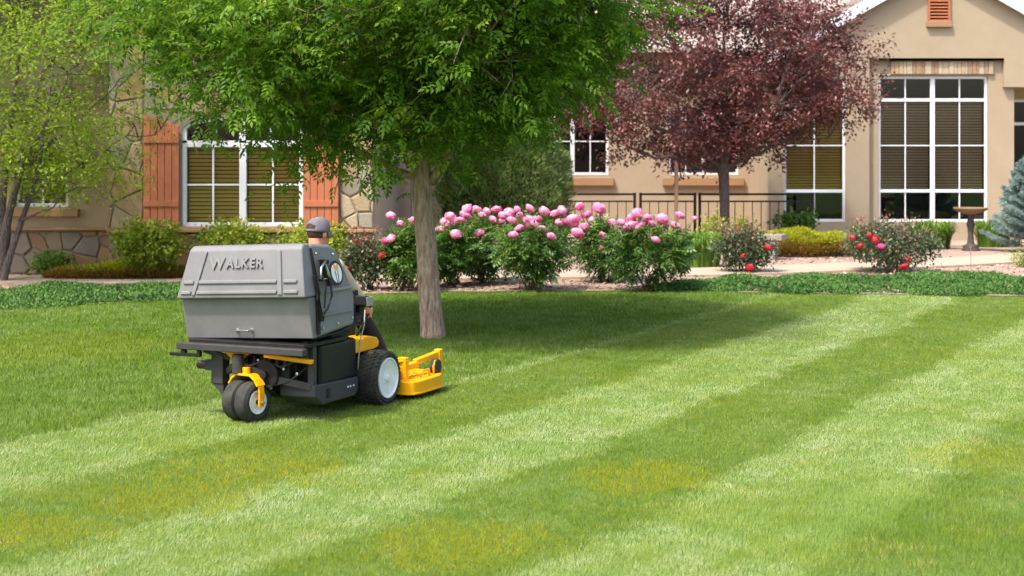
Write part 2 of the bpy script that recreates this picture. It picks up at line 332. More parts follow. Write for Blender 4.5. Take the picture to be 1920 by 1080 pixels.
# ------------------------------------------------------------------ the turf: mown stripes, blade by blade
MH = math.radians(28.5)                         # direction of the mown stripes, right of straight ahead
def turf(name, n, seed):
    r = np.random.default_rng(seed)
    Y = np.exp(r.uniform(math.log(6.4), math.log(24.2), n)); X = r.uniform(-1, 1, n)*(.331*Y + 1.3)
    k = Y < lawn_edge(X) + .06*r.normal(size=n); X = X[k]; Y = Y[k]; n = len(X)
    bend = .35*np.clip((Y-17)/6, 0, 1.5)**2     # the stripes swing away a little at the far end
    wv = .08*wob(X, Y, .9, 3) + .075*vnoise(X, Y, .45, 61) + .06*vnoise(X, Y, .14, 62) + .05*r.normal(size=n)
    u = X*math.cos(MH) - Y*math.sin(MH) + bend + wv
    v = X*math.sin(MH) + Y*math.cos(MH)
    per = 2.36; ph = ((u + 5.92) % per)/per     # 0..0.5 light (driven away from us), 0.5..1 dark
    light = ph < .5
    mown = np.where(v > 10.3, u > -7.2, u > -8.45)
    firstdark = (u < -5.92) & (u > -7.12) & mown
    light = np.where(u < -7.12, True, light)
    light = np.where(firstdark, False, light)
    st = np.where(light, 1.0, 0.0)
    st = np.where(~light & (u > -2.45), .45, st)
    n1 = wob(X, Y, 1.6, 11); n2 = wob(X*math.cos(MH)-Y*math.sin(MH), (X*math.sin(MH)+Y*math.cos(MH))*.25, 5.5, 12)
    n2 = .75*n2 + .75*wob((X*math.cos(MH)-Y*math.sin(MH))*1.0, (X*math.sin(MH)+Y*math.cos(MH))*.10, 24, 13)*(.6+.4*wob(X, Y, 1.3, 14))
    n3 = vnoise(X, Y, .22, 63) + .9*vnoise(X, Y, .09, 64) + .8*vnoise(X, Y, .04, 65)
    base = np.where(mown, .46 + .215*st, .45)  # sheen of the bent blades, stripe by stripe, also put into their colour
    # wheel tracks and clippings inside each pass
    tr = np.abs(((u + 5.92) % (per/2)) - per/4)
    base = base + np.where(mown & (np.abs(tr-.40) < .09), .07*np.where(st > .5, 1, -.6), 0)
    edge = mown & (np.abs(((u+5.92+per/4) % (per/2)) - per/4) < .05)
    base = base + np.where(edge, .05, 0)
    tone = base + .055*n1 + .07*n2*np.where(mown, 1, .5) + .085*n3 + r.normal(size=n)*.075
    tone = tone + np.where(r.random(n) < .05 + .05*(n2 > .3), .25, 0)
    lush = .7*np.clip(1.2 - np.hypot((X-2.3)/1.3, (Y-8.3)/1.5) + .3*vnoise(X, Y, .3, 66), 0, 1)
    tone = tone - lush*np.clip(tone-.36, 0, 1)*.9
    yel = np.zeros(n)
    for (px, py, ax, ay, a) in [(1205, 895, .42, .55, .8), (870, 1020, .5, .5, .75), (470, 885, .55, .6, .7), (40, 1000, .45, .5, .6), (1850, 860, .5, .6, .4), (300, 940, .5, .45, .5), (120, 655, 1.2, 1.4, .22)]:
        gx, gy = G(px, py)
        e = ((X-gx)/ax)**2 + ((Y-gy)/ay)**2 + .45*wob(X, Y, 6, 31) + .45*wob(X, Y, 22, 32)
        yel = np.maximum(yel, np.where(r.random(n) < np.clip(1.4-e, 0, 1)*.9, 1.5*a, 0))
    yel = np.clip(yel + .30*np.clip(.25 + .6*vnoise(X, Y, .5, 67) + .5*vnoise(X, Y, .12, 68), 0, 1)*mown + .08*mown*(st < .3) + .12*np.clip(wob(X, Y, 1.1, 44)-.3, 0, 1), 0, .95)*r.uniform(.6, 1, n)
    dry = np.where(r.random(n) < .02 + .35*np.clip(vnoise(X, Y, .16, 69)*1.2 + .5*vnoise(X, Y, .7, 70) - .55, 0, 1)*mown, r.uniform(.4, 1, n), 0)
    H = np.where(mown, .019, .034)*(1 + .8*lush)*r.uniform(.55, 1.35, n); W = .0030*(Y/8)**.9*r.uniform(.7, 1.3, n)
    an = r.uniform(0, 2*np.pi, n); d = np.stack([np.cos(an), np.sin(an)], 1)
    hd = np.array([math.sin(MH), math.cos(MH)])
    lean = d*r.uniform(.2, .75, n)[:, None] + np.where(mown, np.where(light, .55, .10), .0)[:, None]*hd
    tip = np.stack([X + lean[:, 0]*H, Y + lean[:, 1]*H, H], 1)
    sa = r.uniform(0, np.pi, n); sx = np.cos(sa)*W*.5; sy = np.sin(sa)*W*.5*.6
    zb = np.full(n, -.002)
    V = np.stack([np.stack([X-sx, Y-sy, zb], 1), np.stack([X+sx, Y+sy, zb], 1), tip], 1).reshape(-1, 3)
    return npmesh(name, V, np.arange(3*n).reshape(-1, 3), M['grass'], {'tone': np.clip(tone, 0, 1), 'yellow': yel, 'dry': dry})
o = link('lawn_grass', turf('lawn_grass', 1100000, 5)); tag(o, 'short green lawn grass mown in light and dark stripes', 'grass', kind='stuff')

# ground cover: low leafy mats between lawn and path
def cover(name, label, x0, x1, d0, d1, n, hgt, seed):
    r = np.random.default_rng(seed); X = r.uniform(x0, x1, n); e = lawn_edge(X)
    a = r.random(n); Y = e + .22*vnoise(X, X*0, .35, seed+5) + .06*r.normal(size=n) + a*(d1(X)*(1+.2*vnoise(X, X*0, .6, seed+6))); k = d1(X) > .05; X, Y, a = X[k], Y[k], a[k]; n = len(X)
    prof = np.clip(np.minimum(a, 1-a)*6, .15, 1)**.6
    Z = hgt*prof*(.75 + .45*vnoise(X, Y, .45, seed+7) + .35*vnoise(X, Y, .15, seed+8)) * np.sqrt(r.random(n))
    P = np.stack([X, Y, np.maximum(Z, .012)], 1); D = unit(r.normal(size=(n, 3)) + [0, -.2, .5]); Nn = unit(r.normal(size=(n, 3))*.6 + [0, 0, 1])
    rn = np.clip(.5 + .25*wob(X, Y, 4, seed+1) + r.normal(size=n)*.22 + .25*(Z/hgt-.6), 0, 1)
    o = link(name, leaves(name, P, D, Nn, r.uniform(.035, .065, n), r.uniform(.02, .035, n), M['cover_leaf'], .2, rn))
    tag(o, label, 'ground cover', kind='stuff')
zero = lambda X: X*0
cover('ground_cover', 'low dark green ground cover between lawn and rose bushes', 2.1, 13, zero,
      lambda X: np.interp(X, [2.0, 3.0, 4.2, 7, 13], [.1, 1.6, 2.7, 3.6, 4.2]), 120000, .085, 51)
cover('ground_cover', 'low dark green ground cover at the foot of the light green tree', -12, -4.2, zero,
      lambda X: np.interp(X, [-12, -7, -5, -4.2], [3.6, 3.3, 2.4, .1]), 70000, .08, 52)

# ------------------------------------------------------------------ the house
house = empty('house', (2, 36, 0)); tag(house, 'beige stucco house with flagstone wing, white windows and terracotta shutters', 'house')
HI = Matrix.Translation((-2, -36, 0))
def hb(b, name, m, parent=None, **k):           # build in world coordinates, parent under the house or one of its parts
    if parent is None or parent is house:
        b.v = [(v[0]-2, v[1]-36, v[2]) for v in b.v]; return b.build(name, m, house, **k)
    o_ = parent; wx = Vector((2, 36, 0)) + (Vector(o_.location))
    b.v = [(v[0]-wx.x, v[1]-wx.y, v[2]-wx.z) for v in b.v]; return b.build(name, m, parent, **k)
def wall_cells(b, x0, x1, z0, z1, y, th, holes):
    xs = sorted({x0, x1, *[h[0] for h in holes], *[h[1] for h in holes]}); zs = sorted({z0, z1, *[h[2] for h in holes], *[h[3] for h in holes]})
    for i in range(len(xs)-1):
        for j in range(len(zs)-1):
            cx, cz = (xs[i]+xs[i+1])/2, (zs[j]+zs[j+1])/2
            if any(h[0] < cx < h[1] and h[2] < cz < h[3] for h in holes): continue
            b.span(xs[i], xs[i+1], y, y+th, zs[j], zs[j+1])
def window(x0, x1, z0, z1, y, units, rails, name='window', fw=.062, muntin=.028, rowsplit=None, slat=None, slat_from=None, depth=.1):
    """frame at y; units: number of side by side sashes; rails: heights of the transom bars; every light has 2 panes side by side"""
    f = MB(); d0, d1 = y, y+depth
    f.span(x0, x1, d0, d1, z0, z0+fw).span(x0, x1, d0, d1, z1-fw, z1)
    f.span(x0, x0+fw, d0, d1, z0+fw, z1-fw).span(x1-fw, x1, d0, d1, z0+fw, z1-fw)
    uw = (x1-x0)/units; zz = [z0+fw] + [r for r in rails] + [z1-fw]
    for k in range(1, units): f.span(x0+k*uw-fw*.85, x0+k*uw+fw*.85, d0-.004, d1, z0+fw, z1-fw)
    cells = []
    for k in range(units):
        a = x0+k*uw + (fw if k == 0 else fw*.85); b_ = x0+(k+1)*uw - (fw if k == units-1 else fw*.85)
        for r in rails: f.span(a, b_, d0+.003, d1, r-fw*.6, r+fw*.6)
        lo = z0+fw
        for j in range(len(zz)-1):
            l = zz[j] + (fw*.6 if j else 0); h = zz[j+1] - (fw*.6 if j < len(zz)-2 else 0); cells.append((a, b_, l, h, j))
    wo = hb(f, name, M['white'], bevel=.006)
    for (a, b_, l, h, j) in cells:
        xm = (a+b_)/2; rows = [(l, h)]
        if rowsplit and rowsplit[j] > 1:
            n = rowsplit[j]; rows = [(l+(h-l)*q/n, l+(h-l)*(q+1)/n) for q in range(n)]
        mu = MB().span(xm-muntin/2, xm+muntin/2, y+.02, y+.055, l, h)
        for q in range(1, len(rows)):
            mu.span(a, xm-muntin/2, y+.02, y+.055, rows[q][0]-muntin/2, rows[q][0]+muntin/2).span(xm+muntin/2, b_, y+.02, y+.055, rows[q][0]-muntin/2, rows[q][0]+muntin/2)
        hb(mu, 'muntin', M['white'], wo)
        for (rl, rh) in rows:
            for (pa, pb) in ((a, xm), (xm, b_)):
                hb(MB().span(pa, pb, y+.034, y+.041, rl, rh), 'pane', M['glass'], wo)
        if slat and j in slat_from:
            step = .066; me = None; zc = l+.04
            while zc < h-.01:
                if me is None:
                    me = MB().box((0, 0, 0), (b_-a-.02, .062, .005), Matrix.Rotation(math.radians(50), 3, 'X')).mesh('slat', slat)
                so_ = link('slat', me, wo); so_.location = (xm-2, y+depth+.06-36, zc); zc += step
    return wo
X80 = lambda x: (x-960)/FPX*36; Z80 = lambda y: CAM_H-(y-HZ)/FPX*36
X39 = lambda x: (x-960)/FPX*39; Z39 = lambda y: CAM_H-(y-HZ)/FPX*39
X25 = lambda x: (x-960)/FPX*25.7; Z25 = lambda y: CAM_H-(y-HZ)/FPX*25.7
X26 = lambda x: (x-960)/FPX*26.3; Z26 = lambda y: CAM_H-(y-HZ)/FPX*26.3
# --- gable wing
gl, gr = X80(1440), X80(2084); gc = (gl+gr)/2; apex = Z80(-71); sl_ = .57; wt = apex - sl_*(gc-gl)
bx0, bx1, bz = X80(1630), X80(1883), Z80(109); dz = Z80(163)
b = MB(); lw = (X80(1470), X80(1586), Z80(416), Z80(143))
wall_cells(b, gl, bx0, 0, wt, 36, .2, [lw])
b.span(bx0, bx1, 36, 36.2, bz, wt).span(bx1, gr, 36, 36.2, dz, wt)
b.prism([(gl, 36, wt), (gr, 36, wt), (gc, 36, apex)], (0, .2, 0))
hb(b, 'gable_wall', M['stucco'])
bw = (X80(1650), X80(1856), Z80(417), Z80(142))
b = MB(); wall_cells(b, bx0-.02, X80(1905), 0, bz, 36.14, .2, [bw]); hb(b, 'bay_wall', M['stucco'])
b = MB(); pw = (X80(1925), X80(1925)+1.7, .1, Z80(183)); wall_cells(b, X80(1903), gr, 0, dz, 37.2, .2, [pw]); b.span(X80(1902), X80(1905), 36.345, 37.2, 0, dz); hb(b, 'porch_wall', M['stucco'])
b = MB(); b.span(X80(1886), gr, 36.2, 37.4, dz+.004, dz+.1); hb(b, 'porch_soffit', M['stucco'])
rails_b = [Z80(358.5), Z80(187)]
window(*bw, 36.20, 2, rails_b, rowsplit=[1, 2, 1], slat=M['slat_dark'], slat_from=(1,))
window(*lw, 36.06, 1, rails_b, rowsplit=[1, 2, 1], slat=M['slat'], slat_from=(1,))
window(*pw, 37.26, 1, [Z80(190)-.5], rowsplit=[2, 1])
# soldier course of stones over the bay window
lp = hb(MB().span(X80(1672), X80(1868), 36.11, 36.138, Z80(139), Z80(114)), 'lintel', M['mortar'])
x = X80(1673); k = 0; r_ = random.Random(4)
while x < X80(1866):
    wd = min(r_.uniform(.055, .16), X80(1867)-x)
    if wd > .03: hb(MB().span(x, x+wd-.008, 36.085-r_.random()*.02, 36.112, Z80(138.6), Z80(114.6)), 'stone', M['lintel'][r_.randrange(6)], lp, bevel=.006)
    x += wd
# louvred vent in the gable
vt = hb(MB().span(X80(1741), X80(1778), 35.97, 35.998, Z80(40), Z80(-14)), 'vent', M['dark_room'])
hb(MB().span(X80(1741)-.03, X80(1741)+.02, 35.93, 35.97, Z80(40), Z80(-14)).span(X80(1778)-.02, X80(1778)+.03, 35.93, 35.97, Z80(40), Z80(-14)), 'vent_frame', M['vent'], vt)
hb(MB().span(X80(1736), X80(1783), 35.9, 35.998, Z80(51), Z80(40)), 'vent_sill', M['stucco_trim'], vt, bevel=.01)
zc = Z80(38)
while zc < Z80(-12):
    hb(MB().box(((X80(1741)+X80(1778))/2, 35.955, zc), (X80(1778)-X80(1741)-.045, .06, .012), Matrix.Rotation(math.radians(40), 3, 'X')), 'louvre', M['vent'], vt); zc += .075
# left return, back walls, floor
b = MB(); b.span(gl, gl+.2, 36.2, 39.0, 0, wt); hb(b, 'return_wall', M['stucco'])
b = MB(); b.span(gr-.2, gr, 37.4, 44, 0, wt).span(-14, gr, 44, 44.2, 0, 5); hb(b, 'back_wall', M['stucco'])
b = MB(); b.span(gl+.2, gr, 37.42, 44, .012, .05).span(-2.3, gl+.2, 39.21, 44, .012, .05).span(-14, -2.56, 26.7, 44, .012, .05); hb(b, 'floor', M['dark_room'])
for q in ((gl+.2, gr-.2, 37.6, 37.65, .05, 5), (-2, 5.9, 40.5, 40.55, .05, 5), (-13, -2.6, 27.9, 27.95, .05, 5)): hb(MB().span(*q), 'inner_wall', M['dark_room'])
# --- main wall
W1 = (X39(1006), X39(1141), Z39(328), Z39(202)); W2 = (X39(1253), X39(1385), Z39(328), Z39(202))
b = MB(); wall_cells(b, -2.3, gl, 0, 4.9, 39.0, .2, [W1, W2]); hb(b, 'main_wall', M['stucco'])
for W in (W1, W2):
    wo = window(*W, 39.05, 2, [], rowsplit=[2], slat=M['slat_blue'] if W is W2 else None, slat_from=(0,))
    hb(MB().span(W[0]-.15, W[1]+.13, 38.88, 39.0, Z39(348), Z39(333)), 'sill', M['stucco_trim'], wo, bevel=.015)
# --- left wing (flagstone bay with shutters) and its long shaded side
wl, wr = X25(205), X25(700)
SW = (X25(341), X25(568), Z25(425), Z25(268)); TW = Z25(214)
b = MB(); wall_cells(b, wl, wr, 0, 5.2, 25.7, .3, [(SW[0], SW[1], SW[2], TW)])
ledge = Z25(429)
bay = hb(b, 'flagstone_wall', M['mortar'])
b = MB(); b.span(wr-.25, wr, 26.0, 39.0, 0, 5.2).span(wl, wl+.3, 26.0, 26.3, 0, 5.2); hb(b, 'side_wall', M['stucco'])
LWn = (X26(28), X26(128), Z26(388), Z26(272))
b = MB(); wall_cells(b, -14, wl, 0, 5.2, 26.3, .3, [LWn]); leftwall = hb(b, 'left_wall', M['stucco'])
wo = window(*LWn, 26.36, 1, [], rowsplit=[1], slat=M['slat_dark'], slat_from=(0,)); hb(MB().span(LWn[0]-.12, LWn[1]+.2, 26.17, 26.3, Z26(406), Z26(391)), 'sill', M['stucco_trim'], wo, bevel=.015)
wo = window(*SW, 25.74, 2, [], rowsplit=[2], slat=M['slat'], slat_from=(0,), fw=.07)
hb(MB().span(SW[0]-.05, SW[1]+.05, 25.60, 25.735, Z25(432), Z25(425)-.003), 'sill', M['stucco_trim'], wo, bevel=.01)
# arched transom light above
f = MB(); n = 10; xa = np.linspace(SW[0], SW[1], 2*n+1); ar = lambda x: Z25(238) + (TW-Z25(238))*(1-((x-(SW[0]+SW[1])/2)/((SW[1]-SW[0])/2))**2)**.5 - .03
f.span(SW[0], SW[1], 25.742, 25.84, SW[3]+.001, SW[3]+.04)
for i in range(2*n):
    a, c = xa[i], xa[i+1]; za, zc_ = ar(a), ar(c)
    f.prism([(a, 25.74, za-.06), (c, 25.74, zc_-.06), (c, 25.74, zc_), (a, 25.74, za)], (0, .1, 0))
for xv in (SW[0], (SW[0]+SW[1])/2-.06, SW[1]-.07): f.span(xv, xv+(.12 if SW[0] < xv < SW[1]-.1 else .07), 25.742, 25.84, SW[3]+.002, Z25(238)-.03 if xv in (SW[0], SW[1]-.07) else TW-.06)
for xv in (SW[0]+.55, SW[1]-.55): f.span(xv-.017, xv+.017, 25.76, 25.80, SW[3], ar(xv)-.03)
tw_ = hb(f, 'transom_window', M['white'])
hb(MB().span(SW[0]+.05, SW[1]-.05, 25.775, 25.782, SW[3], TW-.05), 'pane', M['glass'], tw_)
b = MB()
for i in range(2*n):
    a, c = xa[i], xa[i+1]; b.prism([(a, 25.705, ar(a)+.002), (c, 25.705, ar(c)+.002), (c, 25.705, TW+.01), (a, 25.705, TW+.01)], (0, .25, 0))
hb(b, 'arch_head', M['mortar'])
# shutters, plank by plank
def shutter(xa, xb, tops):
    b = MB().span(xa+.01, xb-.01, 25.635, 25.655, Z25(422), Z25(240)); s = hb(b, 'shutter', M['shutter'])
    n = 5
    for i in range(n):
        a = xa+(xb-xa)*i/n+.004; c = xa+(xb-xa)*(i+1)/n-.004
        za, zc_ = np.interp([a, c], [xa, xb], tops)
        hb(MB().prism([(a, 25.60, Z25(423)), (c, 25.60, Z25(423)), (c, 25.60, zc_), (a, 25.60, za)], (0, .034, 0)), 'plank', M['shutter'], s, bevel=.004)
    for (t0, t1) in ((268, 258), (387, 376)):
        hb(MB().span(xa+.005, xb-.005, 25.575, 25.601, Z25(t0), Z25(t1)), 'batten', M['shutter'], s, bevel=.004)
shutter(X25(271), X25(338), (Z25(214), Z25(236))); shutter(X25(570), X25(636), (Z25(236), Z25(214)))
# flagstones: irregular polygons with recessed joints
def voronoi(x0, x1, z0, z1, size, r):
    pts = []; nx = max(1, int((x1-x0)/size)); nz = max(1, int((z1-z0)/size))
    for i in range(nx+2):
        for j in range(nz+2):
            pts.append((x0+(i-.5+r.uniform(-.42, .42))*(x1-x0)/nx, z0+(j-.5+r.uniform(-.42, .42))*(z1-z0)/nz))
    cells = []
    for i, p in enumerate(pts):
        poly = [(x0, z0), (x1, z0), (x1, z1), (x0, z1)]
        for j, q in enumerate(pts):
            if i == j or math.hypot(p[0]-q[0], p[1]-q[1]) > size*4: continue
            mx_, mz_ = (p[0]+q[0])/2, (p[1]+q[1])/2; dx, dz_ = q[0]-p[0], q[1]-p[1]; out = []
            for k in range(len(poly)):
                a, c = poly[k], poly[(k+1) % len(poly)]
                da = (a[0]-mx_)*dx+(a[1]-mz_)*dz_; dc = (c[0]-mx_)*dx+(c[1]-mz_)*dz_
                if da <= 0: out.append(a)
                if (da < 0 < dc) or (dc < 0 < da):
                    t = da/(da-dc); out.append((a[0]+(c[0]-a[0])*t, a[1]+(c[1]-a[1])*t))
            poly = out
            if len(poly) < 3: break
        if len(poly) >= 3:
            A = abs(sum(poly[k][0]*poly[(k+1) % len(poly)][1]-poly[(k+1) % len(poly)][0]*poly[k][1] for k in range(len(poly))))/2
            if A > .004: cells.append(poly)
    return cells
def flags(x0, x1, z0, z1, size, y, parent, mats, seed, gap=.017):
    r = random.Random(seed)
    for poly in voronoi(x0, x1, z0, z1, size, r):
        cx = sum(p[0] for p in poly)/len(poly); cz = sum(p[1] for p in poly)/len(poly)
        def ins(g): return [(cx+(p[0]-cx)*max(.1, 1-g/max(.03, math.hypot(p[0]-cx, p[1]-cz))), cz+(p[1]-cz)*max(.1, 1-g/max(.03, math.hypot(p[0]-cx, p[1]-cz)))) for p in poly]
        th = r.uniform(.02, .045); a, c = ins(gap), ins(gap+.022); n = len(poly); b = MB()
        b.add([(p[0], y, p[1]) for p in a]+[(p[0], y-th*.6, p[1]) for p in a]+[(p[0], y-th, p[1]) for p in c],
              [tuple(range(n))]+[(i, (i+1) % n, n+(i+1) % n, n+i) for i in range(n)]+[(n+i, n+(i+1) % n, 2*n+(i+1) % n, 2*n+i) for i in range(n)]+[tuple(range(2*n, 3*n))])
        hb(b, 'stone', r.choice(mats), parent)
flags(wl, X25(271)-.01, ledge, 5.1, .29, 25.698, bay, M['stones'], 1)
flags(X25(271)+.0, SW[0]-.02, Z25(205), 5.1, .42, 25.698, bay, M['stones'], 2)
flags(X25(637)+.01, wr, ledge, 5.1, .27, 25.698, bay, M['stones'], 3)
flags(SW[0]-.01, X25(636), TW+.03, 5.1, .42, 25.698, bay, M['stones'], 4)
flags(wl, wr, 0.02, ledge-.06, .34, 25.698, bay, M['dstones'], 5)
hb(MB().span(wl-.02, wr+.06, 25.58, 25.697, ledge-.055, ledge), 'ledge', M['stucco_trim'], bay, bevel=.01)
wains = hb(MB().span(-14, wl-.001, 26.20, 26.296, 0, Z26(431)), 'wainscot', M['mortar'])
flags(-11, wl-.01, .02, Z26(433), .30, 26.198, wains, M['dstones'], 6)
hb(MB().span(-14, wl-.02, 26.10, 26.296, Z26(431), Z26(426)), 'ledge', M['stucco_trim'], wains, bevel=.01)
hb(MB().tube([(wr+.06, 35.2, .1), (wr+.06, 35.2, 5)], .05, 10), 'downspout', M['white'])
# roofs
b = MB(); ov = .45; ze = wt - sl_*ov
for sg in (-1, 1):
    e = gc + sg*(gc-gl+ov)
    b.prism([(gc, 35.84, apex+.02), (e, 35.84, ze+.02), (e, 35.84, ze+.12), (gc, 35.84, apex+.12)], (0, 8.76, 0))
gro = hb(b, 'gable_roof', M['roof'])
b = MB()
for sg in (-1, 1):
    L_ = math.hypot(gc-gl+ov, sl_*(gc-gl+ov)); nrow = int(L_/.14); e = gc + sg*(gc-gl+ov)
    for i in range(nrow):
        t0, t1 = i/nrow, (i+1)/nrow
        p = lambda t, h: (e+(gc-e)*t, ze+.12+(apex-ze)*t+h)
        a0 = p(t0, .022); a1 = p(t1, .004)
        q = 35.84
        while q < 44.6:
            wd = min(random.uniform(.25, .4), 44.6-q); hh = random.uniform(0, .007)
            b.add([(a0[0], q, a0[1]+hh), (a0[0], q+wd-.008, a0[1]+hh), (a1[0], q+wd-.008, a1[1]), (a1[0], q, a1[1]), (a0[0], q, a0[1]-.02), (a0[0], q+wd-.008, a0[1]-.02)], [(0,1,2,3), (0,4,5,1)]); q += wd
sh = hb(b, 'shingle_courses', M['roof'], gro); sh['kind'] = 'stuff'
for sg in (-1, 1):
    e = gc + sg*(gc-gl+ov)
    hb(MB().prism([(gc, 35.76, apex-.16), (e, 35.76, ze-.16), (e, 35.76, ze+.13), (gc, 35.76, apex+.13)], (0, .075, 0)), 'fascia', M['white'], gro)
b = MB(); b.prism([(-14.5, 38.4, 4.55), (-14.5, 38.4, 4.65), (-14.5, 45, 8.2), (-14.5, 45, 8.1)], (gc+14.5, 0, 0)); hb(b, 'main_roof', M['roof'])
b = MB(); b.prism([(-15, 25.2, 5.1), (wr+.5, 25.2, 5.1), (wr+.5, 25.2, 5.2), ((wr-15)/2, 25.2, 6.8), (-15, 25.2, 5.2)], (0, 14, 0)); hb(b, 'wing_roof', M['roof'])

# ------------------------------------------------------------------ iron railing on the terrace
FY = 35.0; XF = lambda x: (x-960)/FPX*FY; ZF = lambda y: CAM_H-(y-HZ)/FPX*FY
def railing(x0, x1, label, ends):
    r = empty('iron_railing', (x0, FY, .0)); tag(r, label, 'railing')
    zt = ZF(362)
    for e in ends: MB().span(e-x0-.03, e-x0+.03, -.03, .03, 0, zt+.01).build('post', M['iron'], r, bevel=.004)
    a, c = 0, x1-x0
    MB().span(a, c, -.025, .025, zt-.05, zt-.001).build('top_rail', M['iron'], r, bevel=.004)
    MB().span(a, c, -.015, .015, ZF(379), ZF(376)).build('rail', M['iron'], r)
    MB().span(a, c, -.015, .015, .12, .15).build('rail', M['iron'], r)
    n = max(2, int((c-a)/.185)); me = MB().span(-.009, .009, -.009, .009, .15, ZF(379)+.001).mesh('picket', M['iron'])
    for i in range(1, n):
        p = link('picket', me, r); p.location = (a+(c-a)*i/n, 0, 0)
railing(XF(1030), XF(1190), 'black iron railing panel between the green juniper and the gate posts', [XF(1032), XF(1190)])
railing(XF(1201), XF(1303), 'short black iron railing panel between two pairs of posts behind the peonies', [XF(1201), XF(1303)])
railing(XF(1312), XF(1526), 'long black iron railing panel running behind the purple tree to the house', [XF(1312), XF(1524)])

# ------------------------------------------------------------------ trees
def curve_pts(a, b, k, lift, r, jit=.06):
    a = np.array(a, float); b = np.array(b, float); L_ = np.linalg.norm(b-a); out = []
    j = r.normal(size=3)*L_*jit
    for i in range(k+1):
        t = i/k; p = a+(b-a)*t; p[2] += lift*L_*math.sin(math.pi*t); out.append(p+j*math.sin(math.pi*t) + (r.normal(size=3)*L_*.012 if 0 < i < k else 0))
    return out
def trunk_mesh(pts, radii, m, ns=40, ridge=.06, seed=0):
    V = []; P = [np.array(p) for p in cat_(pts, 60)]; R = np.interp(np.linspace(0, 1, 60), np.linspace(0, 1, len(radii)), radii)
    for i, p in enumerate(P):
        for j in range(ns):
            a = 2*math.pi*j/ns
            q = Vector((math.cos(a)*2.2, math.sin(a)*2.2, p[2]*1.3 + seed))
            h = mnoise.noise(q*2.1)*.6 + mnoise.noise(Vector((math.cos(a)*6, math.sin(a)*6, p[2]*2.2+seed)))*.7 + .25*abs(math.sin(a*9+3*mnoise.noise(Vector((p[2]*2, a, seed)))))
            r_ = R[i]*(1+ridge*h); V.append((p[0]+math.cos(a)*r_, p[1]+math.sin(a)*r_, p[2]))
    F = np.array([(i*ns+j, i*ns+(j+1) % ns, (i+1)*ns+(j+1) % ns, (i+1)*ns+j) for i in range(59) for j in range(ns)])
    return npmesh('trunk', np.array(V), F, m, smooth=True)
def spray_leaves(name, C, O, nper, spread, m, ll, lw, kind, r, dens_rnd=None, droop=.3):
    """C: twig ends, O: outward directions. kind 'pinnate': leaflets in pairs along a stalk; 'simple': single leaves round the twig"""
    Ps, Ds, Ns, Rn = [], [], [], []
    tot = len(C)*nper; base = np.repeat(C, nper, 0) + r.normal(size=(tot, 3))*spread
    out = unit(np.repeat(O, nper, 0) + r.normal(size=(tot, 3))*.75); out[:, 2] -= droop; out = unit(out)
    up = unit(r.normal(size=(tot, 3))*.45 + [0, 0, 1]); side = unit(np.cross(out, up)); tone = np.repeat(r.random(len(C)), nper)*.55 + r.random(tot)*.45
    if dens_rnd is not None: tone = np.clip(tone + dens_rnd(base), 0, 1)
    if kind == 'pinnate':
        for k, (s, a) in enumerate([(.25, 1), (.25, -1), (.55, 1), (.55, -1), (.85, 1), (.85, -1), (1.0, 0)]):
            Ps.append(base + out*ll*2.2*s); d = out*(.55 if a else 1) + side*a*.85; d[:, 2] -= .18
            Ds.append(d); Ns.append(up); Rn.append(np.clip(tone + r.normal(size=tot)*.08, 0, 1))
    else:
        Ps.append(base); Ds.append(out); Ns.append(up); Rn.append(tone)
    P = np.concatenate(Ps); n = len(P)
    return leaves(name, P, np.concatenate(Ds), np.concatenate(Ns), ll*r.uniform(.7, 1.2, n), lw*r.uniform(.75, 1.2, n), m, .18, np.concatenate(Rn))
def tree(name, label, base, trunk_pts, trunk_r, env, nclump, twigs, nper, ll, lw, lm, kind, bark, limbs, seed, spread=.13, droop=.3, trunks=None, twig_r=.008, clump_r=.42, group=None, tonefn=None, ridge=.06, shell=.35):
    """env(r) draws a clump centre (relative to the base); limbs: end points of the main boughs"""
    r = np.random.default_rng(seed); t = empty(name, (base[0], base[1], 0)); tag(t, label, 'tree', group)
    bo = []                                         # bough sample points (position)
    for (tp, tr_) in (trunks or [(trunk_pts, trunk_r)]):
        link('trunk', trunk_mesh(tp, tr_, bark, ridge=ridge, seed=seed), t)
        for q in cat_(tp, 24)[12:]: bo.append((q, None))
    limbs_b = []
    for (s, e, r0) in limbs:
        P = curve_pts(s, e, 12, .06, r); mb = MB(); mb.tube(P, list(np.linspace(r0, r0*.22, 13)), 9); limbs_b.append(mb)
        for q in P[3:]: bo.append((q, mb))
    B = np.array([q for q, _ in bo]); C = []; O = []
    for _ in range(nclump):
        c = env(r); d = np.linalg.norm(B-c, axis=1) + .9*np.maximum(0, B[:, 2]-c[2]); i = int(np.argmin(d)); mb = bo[i][1]
        if mb is None: mb = MB(); limbs_b.append(mb)
        if mb is not None:
            P = curve_pts(B[i], c, 5, .05, r); mb.tube(P, list(np.linspace(twig_r*2, twig_r*.7, 6)), 5)
        o_ = unit(c-B[i] + np.array([0, 0, .01]))
        for k in range(twigs):
            e = c + r.normal(size=3)*clump_r*np.array([1, 1, .62])
            if mb is not None and k % 3 == 0: mb.tube([c - .1*o_, (c+e)/2 + r.normal(size=3)*.02, e], [twig_r*.8, twig_r*.6, twig_r*.35], 4, False)
            C.append(e); O.append(unit(e-c+.35*o_*np.linalg.norm(e-c)))
    for mb in limbs_b: mb.build('limb', bark, t, smooth=True)
    cr = link('crown', spray_leaves('crown', np.array(C), np.array(O), nper, spread, lm, ll, lw, kind, r, tonefn, droop), t); cr['kind'] = 'stuff'
    return t
